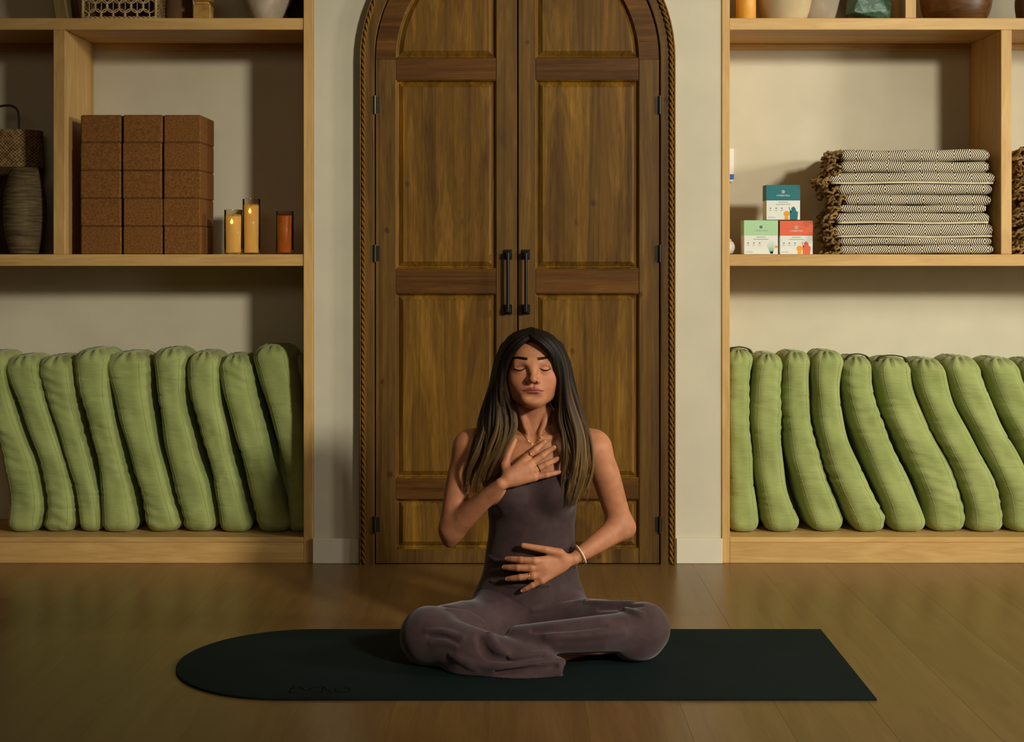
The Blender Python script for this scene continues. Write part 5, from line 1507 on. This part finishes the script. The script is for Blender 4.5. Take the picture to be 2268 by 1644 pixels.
# scalp cap and the dark mass behind the neck
CAP = SDF()
CAP.ell(HL(0, -0.018, 0.030), (0.0795, 0.098, 0.083), 0.02, rot=RT)
CAP.chain([W(1180, 800, 4.10), W(1178, 880, 4.135), W(1178, 985, 4.15)], [0.075, 0.085, 0.075], 0.03, flat=(np.array([0, 1.0, 0]), 2.2, W(1178, 880, 4.135)))
for gd in (gl, gr):
    m_ = (gd[1] + gd[2]) / 2 * 0.7 + gd[3] * 0.3
    CAP.chain(m_[6:26:3] + np.array([0, 0.030, 0]), [0.018, 0.02, 0.021, 0.022, 0.022, 0.02, 0.016], 0.02)
CAP.ell(HL(0, 0.090, -0.030), (0.0600, 0.072, 0.092), 0.008, 's', rot=RT)
CAP.chain([W(1182, 880, 4.02), W(1181, 985, 4.03)], [0.055, 0.06], 0.01, 's')
CVv, CQq = surf_nets(CAP, np.arange(-0.08, 0.20, 0.0035), np.arange(-1.2, -0.84, 0.0035), np.arange(0.48, 0.90, 0.0035))
allF = hf + (CQq + hn).tolist()
HV2 = np.concatenate([HV, CVv])
tip = np.concatenate(htip + [np.zeros(len(CVv))]); rndv = np.concatenate(hrnd + [np.full(len(CVv), 0.2)])
t = NT('balayage_hair')
at2 = lambda nm: t.n('ShaderNodeAttribute', attribute_name=nm).outputs['Fac']
tp = at2('tip'); rv = at2('rnd')
fac = t.math('ADD', t.math('MULTIPLY', t.math('SUBTRACT', tp, 0.34), 1.25), t.math('MULTIPLY', t.math('SUBTRACT', rv, 0.5), 0.7), clamp=True)
c = t.ramp(fac, [(0.0, lin(20, 12, 7)), (0.32, lin(56, 38, 20)), (0.62, lin(92, 68, 36)), (1.0, lin(136, 106, 60))])
M['hair'] = t.done(c, 0.55, 0.2)
mesh_obj('hair', HV2, allF, M['hair'], PERSON, smooth=True, attrs={'tip': tip, 'rnd': rndv})['label'] = 'long wavy brown hair with lighter ends'

# ------------------------------------------------------------------ jewellery
def ring_geo(c, ax_, r, th, n=28, sides=8):
    ax_ = np.asarray(ax_, float) / np.linalg.norm(ax_); u = np.cross(ax_, [0, 0, 1.0]); u /= np.linalg.norm(u); w_ = np.cross(ax_, u)
    a = np.linspace(0, 2 * PI, n, endpoint=False)
    return tube_geo(c + r * (np.cos(a)[:, None] * u + np.sin(a)[:, None] * w_), th, sides, closed=True)
def ball_geo(c, r, seg=10):
    pr = [(max(r * math.sin(a), 1e-5), -r * math.cos(a)) for a in np.linspace(0.05, PI - 0.05, 7)]
    return lathe_geo(pr, c[0], c[1], c[2], seg)
def finger_ring(key, tpos, name, mat, label, th=0.0014, gem=None):
    a, b, r = RINGS[key]; c_ = a + (b - a) * tpos; ax_ = b - a
    g = Geo(); g.add(*ring_geo(c_, ax_, r * 1.14, th))
    o = None
    if gem == 'signet':
        g.add(*ball_geo(c_ + np.array([0, -r * 1.2, 0.002]), 0.0042, 12))
    o = g.build(name, mat, PERSON, smooth=True); o['label'] = label
    if gem == 'stones':
        for k in (-1, 0, 1):
            q = mesh_obj('stone', *ball_geo(c_ + np.array([0.0035 * k, -r * 1.1 - 0.001, -0.006 + 0.002 * abs(k)]), 0.0021, 8), M['silver'], o, smooth=False)
finger_ring(('R', 0), 0.42, 'ring', M['gold'], 'gold signet ring', 0.0016, 'signet')
finger_ring(('R', 2), 0.35, 'ring', M['darkring'], 'dark ring', 0.0014)
finger_ring(('L', 2), 0.30, 'ring', M['gold'], 'ring with bright stones', 0.0011, 'stones')
fa = WLh - LEL; c_ = WLh - fa / np.linalg.norm(fa) * 0.022
mesh_obj('bracelet', *ring_geo(c_, fa + np.array([0, 0.06, 0]), 0.0270, 0.0026, 44, 10), M['cord'], PERSON, smooth=True)['label'] = 'thin cream bracelet'
SKIN = BODY
P1 = on(SKIN, [(1140, 930), (1150, 950), (1162, 966), (1180, 984), (1198, 968), (1212, 952), (1222, 932)], 0.0006, n=70)
g = Geo(); g.add(*tube_geo(P1, 0.0009, 6))
for i in range(40, 62, 3): g.add(*ball_geo(P1[i] + np.array([0, -0.0012, 0]), 0.0019, 8))
o = g.build('necklace', M['gold'], PERSON, smooth=True); o['label'] = 'fine gold chain with small beads'; o['kind'] = 'stuff'
